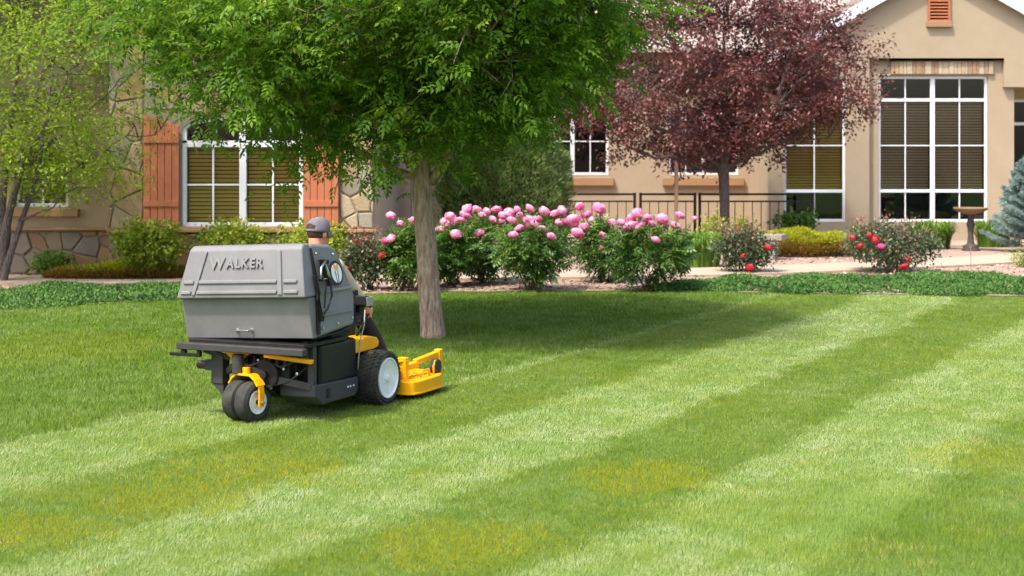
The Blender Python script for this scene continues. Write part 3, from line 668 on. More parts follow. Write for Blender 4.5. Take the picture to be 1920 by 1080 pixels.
# green ash on the lawn
AX, AY = G(808, 633)
def env_ash(r):
    while True:
        p = r.uniform(-1, 1, 3)
        q = np.linalg.norm(p)
        if q < 1 and q > r.random()**.5*.75:
            x = p[0]*(3.45 if p[0] < 0 else 2.15); y = p[1]*2.6; z = 4.15 + p[2]*(2.25 if p[2] < 0 else 2.9)
            lowlim = (2.00 + .9*max(0, -x-2.5) if x < 0 else 1.98 + .42*x + .20*x*x) + .05*abs(y)
            if z > lowlim and (z < 3.9 or r.random() < .30): return np.array([x, y, z])  # upper crown, out of view, thinned to let more light reach the lawn
limbs = []
r0 = random.Random(3)
for k, (a, zz, le) in enumerate([(175, 3.0, 2.6), (130, 4.0, 2.3), (60, 3.4, 2.0), (5, 3.6, 2.1), (25, 4.6, 1.9), (230, 3.3, 2.2), (285, 3.0, 2.0), (320, 3.7, 2.1), (150, 5.2, 1.6), (90, 5.6, 1.2), (250, 5.6, 1.3), (200, 2.75, 2.5), (345, 5.3, 1.5)]):
    limbs.append(((0, .0, 1.75+.18*(k % 7)), (le*math.cos(math.radians(a)), le*math.sin(math.radians(a))*.8, zz), .062 if k % 2 else .05))
tree('ash_tree', 'green leafy ash tree with a stout trunk standing in the mown lawn', (AX, AY), [(.02, 0, -.03), (.015, 0, .12), (-.01, 0, .4), (-.05, 0, 1.0), (-.1, 0, 1.75), (-.06, .05, 3.2), (0, .1, 5)], [.152, .134, .124, .116, .108, .07, .02],
     env_ash, 285, 8, 10, .082, .038, M['ash_leaf'], 'pinnate', M['bark'], limbs, 21, spread=.12, droop=.25, clump_r=.30)
# purple-leaved tree by the terrace
PX, PY = G(1357, 470)
def env_plum(r):
    while True:
        p = r.uniform(-1, 1, 3); q = np.linalg.norm(p)
        if q < 1 and q > r.random()*.8:
            x = p[0]*(3.75 if p[0] < 0 else 3.05); z = 3.6 + p[2]*(2.0 if p[2] < 0 else 2.5)
            if z > 1.80 + (.12*-x if x < 0 else .36*x) and not (z > 4.1 + (3.3-abs(x))*1.0): return np.array([x, p[1]*1.9, z])
limbs = [((0, 0, 1.68+.05*(k % 4)), (le*math.cos(math.radians(a)), le*math.sin(math.radians(a))*.8, zz), .05) for k, (a, zz, le) in
         enumerate([(178, 2.6, 2.9), (160, 3.3, 2.9), (120, 4.3, 1.7), (80, 4.9, 1.0), (40, 4.2, 1.8), (8, 3.0, 2.6), (350, 2.4, 2.2), (20, 3.7, 2.6), (215, 2.9, 1.8), (260, 3.8, 1.5), (300, 3.0, 1.8), (240, 4.9, 1.0)])]
tree('purple_tree', 'purple-leaved tree with a slim grey trunk in front of the railing', (PX, PY), [(0, 0, -.03), (.02, 0, .8), (0, 0, 1.75), (.02, 0, 3), (0, 0, 4.6)], [.13, .10, .11, .07, .02],
     env_plum, 215, 9, 28, .088, .058, M['plum_leaf'], 'simple', M['bark_grey'], limbs, 22, spread=.11, droop=.1, clump_r=.27)
# light green tree with several stems by the flagstone wing
LX, LY = G(0, 531)
def env_light(r):
    while True:
        p = r.uniform(-1, 1, 3); q = np.linalg.norm(p)
        if q < 1 and q > r.random()*.85:
            x = .3 + p[0]*(2.55 if p[0] < 0 else 2.95); z = 3.5 + p[2]*2.2
            if z > 1.25 + .22*abs(x-.4): return np.array([x, p[1]*2.1, z])
trunks = [([(.0, 0, -.03), (.05, 0, .5), (.2, -.1, 1.2), (.55, -.2, 2.1), (1.2, -.2, 3.2)], [.10, .085, .06, .042, .014]),
          ([(-.06, .05, -.03), (-.02, .05, .7), (.0, .2, 1.6), (.1, .3, 2.8), (.3, .3, 4.4)], [.085, .07, .055, .04, .012]),
          ([(.05, -.05, -.03), (.16, -.05, .4), (.35, 0, 1.0), (.62, 0, 1.9), (.8, .2, 3.6)], [.07, .06, .045, .034, .012]),
          ([(-.1, 0, -.03), (-.2, 0, .7), (-.45, 0, 1.6), (-.8, .1, 2.8), (-1.2, .1, 4)], [.08, .07, .05, .035, .012])]
limbs = [((.3, 0, 1.3), (2.6, -.2, 2.45), .026), ((.5, -.1, 1.9), (2.3, .1, 3.6), .026), ((.3, 0, 1.0), (1.5, -.6, 1.8), .02), ((.1, .2, 2.4), (1.2, .8, 4.6), .024), ((-.3, 0, 1.4), (-1.8, -.2, 2.6), .024), ((.9, -.2, 2.8), (1.9, -.8, 4.4), .02), ((0, .2, 2.2), (-.8, .9, 4.4), .024)]
tree('multi_stem_tree', 'light yellow-green tree with several thin stems beside the flagstone wall', (LX, LY), None, None, env_light, 190, 8, 20, .072, .040, M['light_leaf'], 'simple', M['bark_grey'], limbs, 23,
     spread=.12, droop=.15, trunks=trunks, twig_r=.006, clump_r=.30, ridge=.03)

# ------------------------------------------------------------------ evergreens
def evergreen(name, label, cat, base, prof, n, ll, lw, m, seed, dirv=(0, 0, .9), outw=1.0, trunk=.08, lump=.12, group=None):
    """prof: (height, radius) outline; sprays of needles on an uneven surface"""
    r = np.random.default_rng(seed); t = empty(name, (base[0], base[1], 0)); tag(t, label, cat, group)
    H = np.array([p[0] for p in prof]); R = np.array([p[1] for p in prof])
    z = r.uniform(H[0], H[-1], n*2); rr = np.interp(z, H, R); k = r.random(n*2) < rr/R.max(); z = z[k][:n]; rr = rr[k][:n]; n = len(z)
    a = r.uniform(0, 2*np.pi, n); lum = 1 + lump*(wob(a*3, z*3.2, 1.5, seed) + .6*wob(a*8, z*9, 1.5, seed+1))
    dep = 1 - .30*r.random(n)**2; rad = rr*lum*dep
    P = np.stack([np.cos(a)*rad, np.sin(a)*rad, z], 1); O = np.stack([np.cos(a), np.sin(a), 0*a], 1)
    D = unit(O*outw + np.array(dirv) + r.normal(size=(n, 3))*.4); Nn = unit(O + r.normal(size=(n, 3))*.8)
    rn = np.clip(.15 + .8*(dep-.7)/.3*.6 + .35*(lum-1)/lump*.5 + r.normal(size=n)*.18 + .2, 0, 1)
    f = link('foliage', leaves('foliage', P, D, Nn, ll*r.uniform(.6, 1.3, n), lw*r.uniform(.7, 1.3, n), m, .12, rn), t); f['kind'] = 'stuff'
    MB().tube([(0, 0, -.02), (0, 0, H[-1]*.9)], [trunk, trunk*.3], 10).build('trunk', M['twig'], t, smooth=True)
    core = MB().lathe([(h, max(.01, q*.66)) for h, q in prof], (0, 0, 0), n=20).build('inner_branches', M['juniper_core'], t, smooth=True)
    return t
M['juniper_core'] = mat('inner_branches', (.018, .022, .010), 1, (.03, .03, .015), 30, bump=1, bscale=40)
JX, JY = G(948, 478)
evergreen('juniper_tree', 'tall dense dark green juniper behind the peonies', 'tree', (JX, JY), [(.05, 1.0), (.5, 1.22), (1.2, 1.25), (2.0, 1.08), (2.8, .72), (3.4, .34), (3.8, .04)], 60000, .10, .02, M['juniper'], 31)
SX, SY = G(1945, 474)
def needle_tree(name, label, base, H, R, nb, m, seed):
    r = np.random.default_rng(seed); t = empty(name, (base[0], base[1], 0)); tag(t, label, 'tree')
    Ps, Ds, b = [], [], MB(); b.tube([(0, 0, -.02), (0, 0, H*.97)], [.07, .01], 10)
    for i in range(nb):
        f = ((i+.5)/nb)**.85; z = .12 + f*(H-.2); a = i*2.39996 + r.normal()*.25; L_ = R*(1-f)**.75*r.uniform(.75, 1.12) + .10
        d = np.array([math.cos(a), math.sin(a), .05+.35*f]); tip = np.array([0, 0, z]) + d*L_ + [0, 0, .10*L_]
        P = np.array([np.array([0, 0, z])*(1-u) + tip*u + [0, 0, -.10*L_*math.sin(u*3.14)] for u in np.linspace(0, 1, 6)])
        b.tube(P, list(np.linspace(.014, .004, 6)), 5)
        for k in range(7):                      # side shoots carry the needles
            u = .30 + .70*k/6; p = np.array([0, 0, z])*(1-u) + tip*u + [0, 0, -.10*L_*math.sin(u*3.14)]
            for sd in (-1, 1, 0):
                sv = unit(np.array([-math.sin(a)*sd, math.cos(a)*sd, .10]) + d*.9); ln = (.10 + .30*L_*(1.15-u))*(.8 if sd else .6)
                n = 46; q = r.random(n); Ps.append(p + sv*(ln*q)[:, None] + r.normal(size=(n, 3))*.012); Ds.append(sv*.8 + r.normal(size=(n, 3))*.75 + [0, 0, .25])
    P = np.concatenate(Ps); D = np.concatenate(Ds); n = len(P)
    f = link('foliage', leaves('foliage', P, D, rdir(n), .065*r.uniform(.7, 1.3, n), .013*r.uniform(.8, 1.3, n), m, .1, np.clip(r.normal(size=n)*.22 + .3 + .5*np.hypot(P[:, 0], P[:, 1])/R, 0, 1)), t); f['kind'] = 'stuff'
    b.build('trunk', M['twig'], t, smooth=True)
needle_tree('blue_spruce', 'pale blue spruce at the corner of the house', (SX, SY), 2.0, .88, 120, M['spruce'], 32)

# ------------------------------------------------------------------ shrubs and flowers
def shrub(name, label, cat, base, rx, ry, z0, z1, nclump, nper, ll, lw, m, kind, seed, stems=6, spread=.07, group=None, droop=.1, clump_r=None, flat=1.0):
    r = np.random.default_rng(seed); t = empty(name, (base[0], base[1], 0)); tag(t, label, cat, group)
    C = []; O = []; cz, hz_ = (z0+z1)/2, (z1-z0)/2
    for _ in range(nclump):
        p = unit(r.normal(size=3))*r.random()**.33; c = np.array([p[0]*rx, p[1]*ry, cz+p[2]*hz_]); C.append(c); O.append(unit(np.array([p[0]/rx, p[1]/ry, p[2]/hz_*flat+.25])+1e-6))
    C = np.array(C)
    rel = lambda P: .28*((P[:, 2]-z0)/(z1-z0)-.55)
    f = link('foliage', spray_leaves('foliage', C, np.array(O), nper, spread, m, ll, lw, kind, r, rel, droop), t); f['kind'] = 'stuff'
    for k in range(stems):
        a = r.uniform(0, 6.28); q = r.random()**.5*.12*rx/.5; e = C[r.integers(len(C))]
        P = curve_pts((q*math.cos(a), q*math.sin(a), -.01), (e[0]*.8, e[1]*.8, e[2]), 5, .03, r)
        MB().tube(P, [.010, .009, .008, .007, .006, .004], 6).build('stem', M['twig'], t, smooth=True)
    return t
def petals(name, rad, m, npet, seed, open_=1.0):
    """double flower: cupped ruffled petals in rings round a full head"""
    r = np.random.default_rng(seed); V = []; F = []; rn = []
    for i in range(npet):
        f = (i+.5)/npet; el = math.asin(1-1.55*f) + r.normal()*.08; az = i*2.39996 + r.normal()*.2
        d = np.array([math.cos(az)*math.cos(el), math.sin(az)*math.cos(el), math.sin(el)]); s = unit(np.cross(d, [0, 0, 1.0])+1e-6); u = np.cross(s, d)
        L_ = rad*(.62+.25*f*open_)*r.uniform(.85, 1.15); wd = L_*.95; k = len(V); cen = d*rad*(.42 + .2*f)
        tl = r.normal()*.3
        for a in (-1, 0, 1):
            for b_ in (0, .55, 1):
                cup = rad*.30*(1-(a*a*.8)) * math.sin(b_*2.2+.4)
                p = cen + s*(a*wd*.5*(1-.35*(b_-.5)**2*2)) + u*((b_-.45)*L_) + d*cup + s*tl*rad*.2*b_ + r.normal(size=3)*rad*.085
                V.append(p*np.array([1, 1, .82]))
        for a in range(2):
            for b_ in range(2): F.append((k+a*3+b_, k+a*3+b_+1, k+a*3+b_+4, k+a*3+b_+3)); rn.append(np.clip(.35 + .3*b_ + .22*math.sin(el) + r.normal()*.12, 0, 1))
    return npmesh(name, np.array(V), np.array(F), m, {'rnd': np.array(rn)}, smooth=True)
BLOOM = [petals('bloom', .098, M['pink'], 34, 60+i, 1.0) for i in range(4)]; BUD = [petals('bloom', .062, M['pink'], 18, 70+i, .6) for i in range(2)]
ROSE = [petals('bloom', .074, M['red'], 16, 80+i, 1.5) for i in range(3)]; MAG = petals('bloom', .08, M['magenta'], 26, 90)
def bloom(t, me, pos, s, r, stem_from):
    o = link('bloom', me, t); o.location = pos; o.rotation_euler = (r.uniform(-.7, .7), r.uniform(-.7, .7), r.uniform(0, 6.28)); o.scale = (s*r.uniform(.9, 1.12), s*r.uniform(.9, 1.12), s*r.uniform(.8, 1.1))
    st = curve_pts(stem_from, (pos[0], pos[1], pos[2]-.03*s), 4, .02, r); MB().tube(st, [.006]*5, 5).build('flower_stem', M['lily_stem'], t, smooth=True)
M['lily_stem'] = mat('green_stem', s2l(92, 112, 52), .7)
PEON = [  # base pixel, x half width px, foliage top row, label
    ((768, 546), 40, 432, 'leafy pink peony bush behind the ash trunk beside the red rose'),
    ((850, 538), 44, 432, 'pink peony bush right beside the ash trunk'),
    ((912, 533), 52, 418, 'pink peony bush in front of the left half of the juniper'),
    ((1003, 545), 66, 420, 'widest pink peony bush, in front of the right edge of the juniper'),
    ((1136, 530), 56, 425, 'pink peony bush with bare dark stems in front of the first railing panel'),
    ((1217, 546), 68, 425, 'pink peony bush at the end of the row beside the leafy daylily clump')]
BL = [(733,404,1),(753,421,1),(776,414,1),(733,447,1),(826,431,1),(834,417,1),(844,406,1),(846,420,1),(855,439,1),(859,414,1),(873,403,1.05),(876,393,1),(892,392,1),(904,403,1),(897,437,1.15),(882,428,0),(924,411,1),(931,393,1),(943,405,1.1),(955,398,1),(961,413,1.1),(941,415,1),
      (933,456,1),(963,440,1),(973,430,.9),(975,403,0),(970,392,0),(994,391,1),(991,412,1.05),(998,423,1),(1006,411,.9),(1017,431,1),(1020,396,1.1),(1034,443,1.05),(1040,400,1),(1050,417,1.15),(1054,395,.9),(1087,387,1),(1124,391,1.1),(1099,403,1),(1075,411,1.1),(1062,416,1),(1077,422,.9),(1095,427,.95),
      (1083,437,1.05),(1130,441,0),(1128,466,0),(1148,417,1),(1165,417,1.1),(1183,408,1.1),(1195,399,1.1),(1181,424,1.1),(1191,431,.95),(1170,452,1.1),(1215,409,1),(1221,417,1),(1241,410,1),(1246,420,1.1),(1230,449,.8),(1275,404,1.1),(1268,425,1.1),(1302,409,0),(1204,421,.9),(868,413,.9),(913,396,.9),(1110,412,.9)]
pr_ = np.random.default_rng(77); bushes = []
for i, (bp, hw, top, lab) in enumerate(PEON):
    X, Y = G(*bp); s = FPX/Y; zt = CAM_H-(top-HZ)/s; rx = hw/s
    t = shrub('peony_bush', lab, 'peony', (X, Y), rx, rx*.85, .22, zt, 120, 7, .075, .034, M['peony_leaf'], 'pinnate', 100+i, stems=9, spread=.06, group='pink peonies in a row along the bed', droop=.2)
    bushes.append((t, bp[0], X, Y, rx, zt))
for (x, y, s) in BL:
    t, bx, X, Y, rx, zt = min(bushes, key=lambda q: abs(q[1]-x)/ (q[4]))
    dY = pr_.uniform(-.75, .25)*rx*.7 if y > 425 else pr_.uniform(-.5, .6)*rx*.7
    if y > 436: dY = -rx*.85
    p = at(x, y, Y+dY); loc = (p.x-X, p.y-Y, p.z)
    bloom(t, (BLOOM[pr_.integers(4)] if s else BUD[pr_.integers(2)]), loc, (s or 1)*pr_.uniform(.78, 1.24), pr_, (loc[0]*.5, loc[1]*.4, max(.3, loc[2]-.45)))
for i, (bp, hw, top, lab, fl) in enumerate([
    ((688, 545), 50, 436, 'rose bush with grey-green leaves and red blooms behind the mower', [(717, 478, 1, 0), (650, 505, .8, 0), (724, 452, 1, 1), (668, 452, .5, 0)]),
    ((1395, 514), 54, 420, 'small red rose bush in front of the stone bench', [(1406, 502, 1.2, 0), (1440, 463, 1.1, 0), (1394, 479, .8, 0)]),
    ((1672, 512), 88, 412, 'wide red rose bush with reddish young leaves by the path', [(1613, 461, 1, 0), (1640, 449, 1.15, 0), (1651, 463, 1, 1), (1695, 500, 1.1, 0), (1702, 487, .8, 0), (1598, 446, .9, 0), (1630, 440, .8, 0)])]):
    X, Y = G(*bp); s = FPX/Y; zt = CAM_H-(top-HZ)/s; rx = hw/s
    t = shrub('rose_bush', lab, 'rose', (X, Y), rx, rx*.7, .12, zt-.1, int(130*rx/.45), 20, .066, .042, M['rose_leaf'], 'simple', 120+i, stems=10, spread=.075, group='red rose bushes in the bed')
    r = np.random.default_rng(130+i)
    for k in range(7):                          # long shoots with young red leaves above the bush
        e = np.array([r.uniform(-.85, .85)*rx, r.uniform(-.4, .4)*rx, zt + r.uniform(-.12, .12)])
        MB().tube(curve_pts((e[0]*.4, e[1]*.4, .3), e, 5, .03, r), [.006]*6, 5).build('shoot', M['twig'], t, smooth=True)
        f = link('shoot_leaves', spray_leaves('shoot_leaves', e[None]-[0, 0, .08], np.array([[0, 0, 1.]]), 26, .07, M['rose_leaf'], .055, .034, 'simple', r, lambda P: .45), t); f['kind'] = 'stuff'
    for (x, y, s2, mg) in fl:
        p = at(x, y, Y-rx*.68); loc = (p.x-X, p.y-Y, p.z)
        bloom(t, MAG if mg else ROSE[r.integers(3)], loc, s2, r, (loc[0]*.6, loc[1]*.4, max(.1, loc[2]-.3)))
def S(name, label, cat, bp, hw, top, m, n, nper, ll, lw, seed, kind='simple', z0=.08, dep=.8, group=None, **k):
    X, Y = G(*bp); s = FPX/Y; zt = CAM_H-(top-HZ)/s; rx = hw/s
    return shrub(name, label, cat, (X, Y), rx, max(.12, rx*dep), z0, zt, n, nper, ll, lw, m, kind, seed, group=group, **k)
S('golden_shrub', 'yellow-green shrub below the left terracotta shutter', 'shrub', (275, 528), 68, 418, M['gold_leaf'], 170, 20, .075, .05, 140, z0=.35)
S('golden_shrub', 'yellow-green shrub below the middle of the shuttered window', 'shrub', (435, 524), 66, 416, M['gold_leaf'], 130, 20, .075, .05, 141, z0=.3)
S('golden_shrub', 'yellow-green shrub below the right terracotta shutter', 'shrub', (585, 524), 75, 424, M['gold_leaf'], 120, 20, .075, .05, 142, z0=.3)
S('small_plant', 'small bright green leafy plant at the foot of the stone wainscot', 'plant', (95, 519), 32, 478, M['lily_leaf'], 50, 12, .08, .05, 143, z0=.05, stems=4)
S('hosta_plant', 'dark green leafy plant under the narrow window beside the gable corner', 'plant', (1490, 468), 36, 402, M['peony_leaf'], 60, 10, .12, .07, 144, stems=4, z0=.45)
S('green_shrub', 'bright green shrub beside the purple tree trunk', 'shrub', (1338, 480), 24, 408, M['gold_leaf'], 45, 12, .07, .045, 145, stems=4, z0=.3)
S('green_shrub', 'reddish-tipped low shrub between the purple trunk and the railing', 'shrub', (1395, 478), 28, 412, M['gold_leaf'], 45, 12, .06, .035, 146, stems=4, z0=.3)
S('box_shrub', 'small round yellow-green shrub beside the path at the blue spruce', 'shrub', (1918, 502), 20, 470, M['gold_leaf'], 50, 14, .04, .025, 147, stems=3, z0=.03)
def strap(name, label, bp, hw, top, n, seed, m=None):
    """clump of arching strap leaves"""
    X, Y = G(*bp); s = FPX/Y; h = CAM_H-(top-HZ)/s; rx = hw/s; r = np.random.default_rng(seed); t = empty(name, (X, Y, 0)); tag(t, label, 'daylily')
    a = r.uniform(0, 6.28, n); q = np.sqrt(r.random(n)); bx = np.cos(a)*q*rx*.75; by = np.sin(a)*q*rx*.4; d = np.stack([np.cos(a), np.sin(a)*.8], 1)*r.uniform(.3, 1, n)[:, None]
    H = h*r.uniform(.65, 1.05, n); V = []; wd = .016*r.uniform(.7, 1.3, n); sx = np.stack([-np.sin(a), np.cos(a)], 1)
    for (f, z, wf) in [(0, 0, 1), (.18, .6, 1.1), (.55, .98, .9), (1.0, .80, .12)]:
        c = np.stack([bx + d[:, 0]*f*h*.55, by + d[:, 1]*f*h*.55, H*z], 1)
        o_ = np.concatenate([sx*(wd*wf)[:, None], np.zeros((n, 1))], 1); V += [c-o_, c+o_]
    V = np.stack(V, 1).reshape(-1, 3); i = np.arange(n)*8
    F = np.stack([np.stack([i+2*k, i+2*k+1, i+2*k+3, i+2*k+2], 1) for k in range(3)], 1).reshape(-1, 4)
    f = link('leaf_blades', npmesh('leaf_blades', V, F, m or M['lily_leaf'], {'rnd': np.repeat(r.random(n), 3)}), t); f['kind'] = 'stuff'
strap('daylily_clump', 'bright green daylily clump between the last peony and the small rose', (1315, 502), 46, 436, 420, 150)
strap('daylily_clump', 'green daylily clump in front of the tall bay window', (1745, 468), 48, 414, 380, 151)
strap('daylily_clump', 'green daylily clump between the bird bath and the blue spruce', (1862, 464), 40, 414, 340, 152)
strap('daylily_clump', 'sparse daylily tuft behind the wide rose bush', (1640, 474), 50, 422, 260, 153)
def mat_juniper(name, label, x0, x1, bottom, top, dep, n, seed):
    X0, Y = G(x0, bottom); X1, _ = G(x1, bottom); s = FPX/Y; h = CAM_H-(top-HZ)*(Y+dep)/FPX
    r = np.random.default_rng(seed); t = empty(name, ((X0+X1)/2, Y+dep/2, 0)); tag(t, label, 'juniper')
    u = r.uniform(-1, 1, n); v = r.uniform(-1, 1, n); k = (np.abs(u)**3+np.abs(v)**3) < 1; u, v = u[k], v[k]; n = len(u)
    hh = h*(1-.75*(np.abs(u)**4+np.abs(v)**4)*.9)*(.78+.22*wob(u*(X1-X0)/2, v*dep/2, 4, seed)); q = r.random(n)**.35; zr = np.clip(hh*q/h, 0, 1)
    P = np.stack([u*(X1-X0)/2, v*dep/2, np.maximum(.02, hh*q)], 1); D = unit(np.stack([u*.7, v*.9-.35, .55+0*u], 1)+r.normal(size=(n, 3))*.5); Nn = unit(r.normal(size=(n, 3))*.7+[0, 0, 1])
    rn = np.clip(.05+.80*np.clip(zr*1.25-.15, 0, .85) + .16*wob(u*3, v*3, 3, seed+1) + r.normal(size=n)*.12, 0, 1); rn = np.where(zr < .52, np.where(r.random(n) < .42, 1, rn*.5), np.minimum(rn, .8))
    f = link('foliage', leaves('foliage', P, D, Nn, r.uniform(.05, .11, n), r.uniform(.010, .018, n), M['juniper_gold'], .1, rn), t); f['kind'] = 'stuff'
    b = MB()
    for i in range(9):
        a = r.uniform(0, 6.28); b.tube([(0, 0, -.01), (math.cos(a)*(X1-X0)*.2, math.sin(a)*dep*.2, h*.35), (math.cos(a)*(X1-X0)*.4, math.sin(a)*dep*.4, h*.6)], [.02, .012, .006], 6)
    b.build('branches', M['twig'], t, smooth=True)
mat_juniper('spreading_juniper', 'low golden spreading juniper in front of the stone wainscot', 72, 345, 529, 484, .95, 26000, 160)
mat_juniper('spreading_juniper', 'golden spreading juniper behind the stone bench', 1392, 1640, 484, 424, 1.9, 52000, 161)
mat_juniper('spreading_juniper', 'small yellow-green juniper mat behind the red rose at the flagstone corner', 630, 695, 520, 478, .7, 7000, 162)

# ------------------------------------------------------------------ stone bench, bird bath, stakes
bxg, byg = G(1416, 487)
M['cast_stone'] = mat('cast_stone', s2l(134, 126, 116), .9, s2l(150, 142, 132), 8, bump=.4, bscale=60)
bt = empty('stone_bench', (bxg, byg, 0), math.radians(-24)); tag(bt, 'grey cast stone bench behind the small rose bush', 'bench')
MB().box((0, 0, .445), (1.15, .42, .11)).build('seat', M['cast_stone'], bt, bevel=.012)
for sx_ in (-.36, .36):
    MB().prism([(sx_-.06, -.15, 0), (sx_-.06, .15, 0), (sx_-.06, .12, .08), (sx_-.06, .09, .2), (sx_-.06, .13, .387), (sx_-.06, -.13, .387), (sx_-.06, -.09, .2), (sx_-.06, -.12, .08)], (.12, 0, 0)).build('leg', M['cast_stone'], bt, bevel=.01)
M['bath_dark'] = mat('bath_pedestal', s2l(62, 56, 52), .8, s2l(86, 79, 73), 14, bump=.5, bscale=50)
M['bath_bowl'] = mat('bath_bowl', s2l(124, 98, 72), .8, s2l(134, 108, 82), 10, bump=.3, bscale=50)
X, Y = G(1820, 471); bb = empty('bird_bath', (X, Y, 0)); tag(bb, 'stone bird bath with a tan bowl on a dark pedestal', 'bird bath')
MB().lathe([(0, .19), (.05, .19), (.06, .165), (.12, .16), (.14, .10), (.16, .085)], (0, 0, 0), n=28).build('base', M['bath_dark'], bb, auto=30)
MB().lathe([(.155, .08), (.2, .07), (.34, .055), (.48, .065), (.56, .09), (.60, .075), (.70, .06), (.78, .09)], (0, 0, 0), n=28).build('pedestal', M['bath_dark'], bb, auto=30)
MB().lathe([(.775, .09), (.80, .20), (.86, .33), (.90, .36), (.915, .35), (.905, .32), (.86, .20), (.845, .02)], (0, 0, 0), n=36).build('bowl', M['bath_bowl'], bb, auto=30)
X, Y = G(1820, 503); st = MB().tube([(0, 0, -.02), (.004, 0, .20), (0, .003, .36)], .006, 6).lathe([(.36, .004), (.365, .018), (.385, .018), (.39, .004)], (0, 0, 0), n=10).build('garden_stake', M['post'], None); st.location = (X, Y, 0)
tag(st, 'thin brown stake standing at the edge of the path', 'stake')
X, Y = G(1268, 474); st = MB().box((0, 0, .92), (.075, .06, 1.84)).prism([(-.0375, -.03, 1.839), (.0375, -.03, 1.839), (.0, -.03, 1.90)], (0, .06, 0)).build('wooden_post', M['post'], None, bevel=.006); st.location = (X, Y, 0)
tag(st, 'weathered wooden post between the peonies and the railing', 'post')

# ------------------------------------------------------------------ the riding mower (x right, y forward, z up; origin under the drive axle)
mw = empty('riding_mower', (-1.587, 13.053, 0), math.radians(-24)); tag(mw, 'grey and yellow riding mower with a large grass hopper, driven across the lawn', 'mower')
HC = -.045
def hw(z): return .592 if z < .96 else .592 - .078*(z-.96)/.40
def tilt(b):
    b.v = [(v[0], v[1], v[2]+.045*v[0]) for v in b.v]; return b
def loftx(prof, b=None, inset=0):               # closed side outline (y,z), width from hw(z)
    b = b or MB(); n = len(prof); vs = [(HC-hw(z)+inset, y, z) for y, z in prof] + [(HC+hw(z)-inset, y, z) for y, z in prof]
    return b.add(vs, [tuple(range(n)), tuple(range(2*n-1, n-1, -1))] + [(i, i+n, (i+1) % n+n, (i+1) % n) for i in range(n)])
tilt(loftx([(-.990, .634), (-.990, 1.362), (-.70, 1.34), (-.615, 1.30), (-.515, 1.11), (-.43, .92), (-.43, .685)])).build('hopper', M['hopper'], mw, bevel=.028, seg=4)
# rear door: flat lower panel, flared upper cap
b = loftx([(-1.06, .634), (-1.135, .955), (-.997, .955), (-.997, .634)], inset=.008)
door = tilt(b).build('hopper_door', M['hopper'], mw, bevel=.010, seg=3)
cap = tilt(loftx([(-1.192, .957), (-1.192, .978), (-1.118, 1.335), (-1.085, 1.366), (-.997, 1.368), (-.997, .957)])).build('hopper_door_cap', M['hopper'], mw, bevel=.016, seg=3)
PANR = Matrix.Rotation(-math.atan2(.074, .357), 3, 'X')
def pan(x, z, off=0): return Vector((HC+x, -1.192 + .074*(z-.978)/.357 - off, z))
for (xa_, xb_) in ((-.555, -.455), (-.405, .345), (.405, .535)):
    for zz in (1.005, 1.085):
        k = 1-.13*(zz-.978)/.4*1.2
        b = MB(); c = pan((xa_+xb_)/2*k, zz, .002); b.box(c, ((xb_-xa_)*k, .028, .030), PANR); tilt(b).build('rib', M['hopper'], cap, bevel=.009, seg=3)
for (x0_, x1_, wd) in ((-.428, -.352, .032), (.372, .318, .040)):
    a = pan(x0_, .985, .001); c = pan(x1_, 1.325, .001); d = (c-a); rot = Matrix((Vector((1, 0, -d.x/d.z)).normalized(), Vector((0, -1, 0)), Vector((0, 0, 1)))).transposed()
    b = MB(); w2 = wd/2; b.prism([a+Vector((-w2, 0, 0)), a+Vector((w2, 0, 0)), c+Vector((w2, 0, 0)), c+Vector((-w2, 0, 0))], (0, -.013, 0))
    b.v = [tuple(v) for v in b.v]; tilt(b).build('rib', M['hopper'], cap, bevel=.008, seg=3)
# raised lettering (capital W, small capitals after it)
def text_mesh(s, size, ext, m):
    cu = bpy.data.curves.new('lettering', 'FONT'); cu.body = s; cu.size = size; cu.extrude = ext; cu.bevel_depth = .0012; cu.offset = .0012
    ob = bpy.data.objects.new('lettering', cu); COL.objects.link(ob); dg = bpy.context.evaluated_depsgraph_get()
    me = bpy.data.meshes.new_from_object(ob.evaluated_get(dg)); bpy.data.objects.remove(ob); me.materials.clear(); me.materials.append(m); return me
xcur = -.348
for ch, sz in (('W', .130), ('A', .102), ('L', .102), ('K', .102), ('E', .102), ('R', .102)):
    me = text_mesh(ch, sz, .008, M['letter']); xs_ = [v.co.x for v in me.vertices]; wd = max(xs_)-min(xs_)
    for v in me.vertices: v.co.x -= min(xs_)
    lo = link('letter', me, cap); p = pan(0, 1.195, .008); lo.location = (xcur, p.y, p.z + .045*xcur - (.010 if ch == 'W' else 0))
    lo.rotation_euler = (math.radians(90)-math.atan2(.074, .357)*1.0, 0, 0); lo.rotation_euler.rotate_axis('Z', math.radians(2.5)); xcur += wd*1.0 + .012
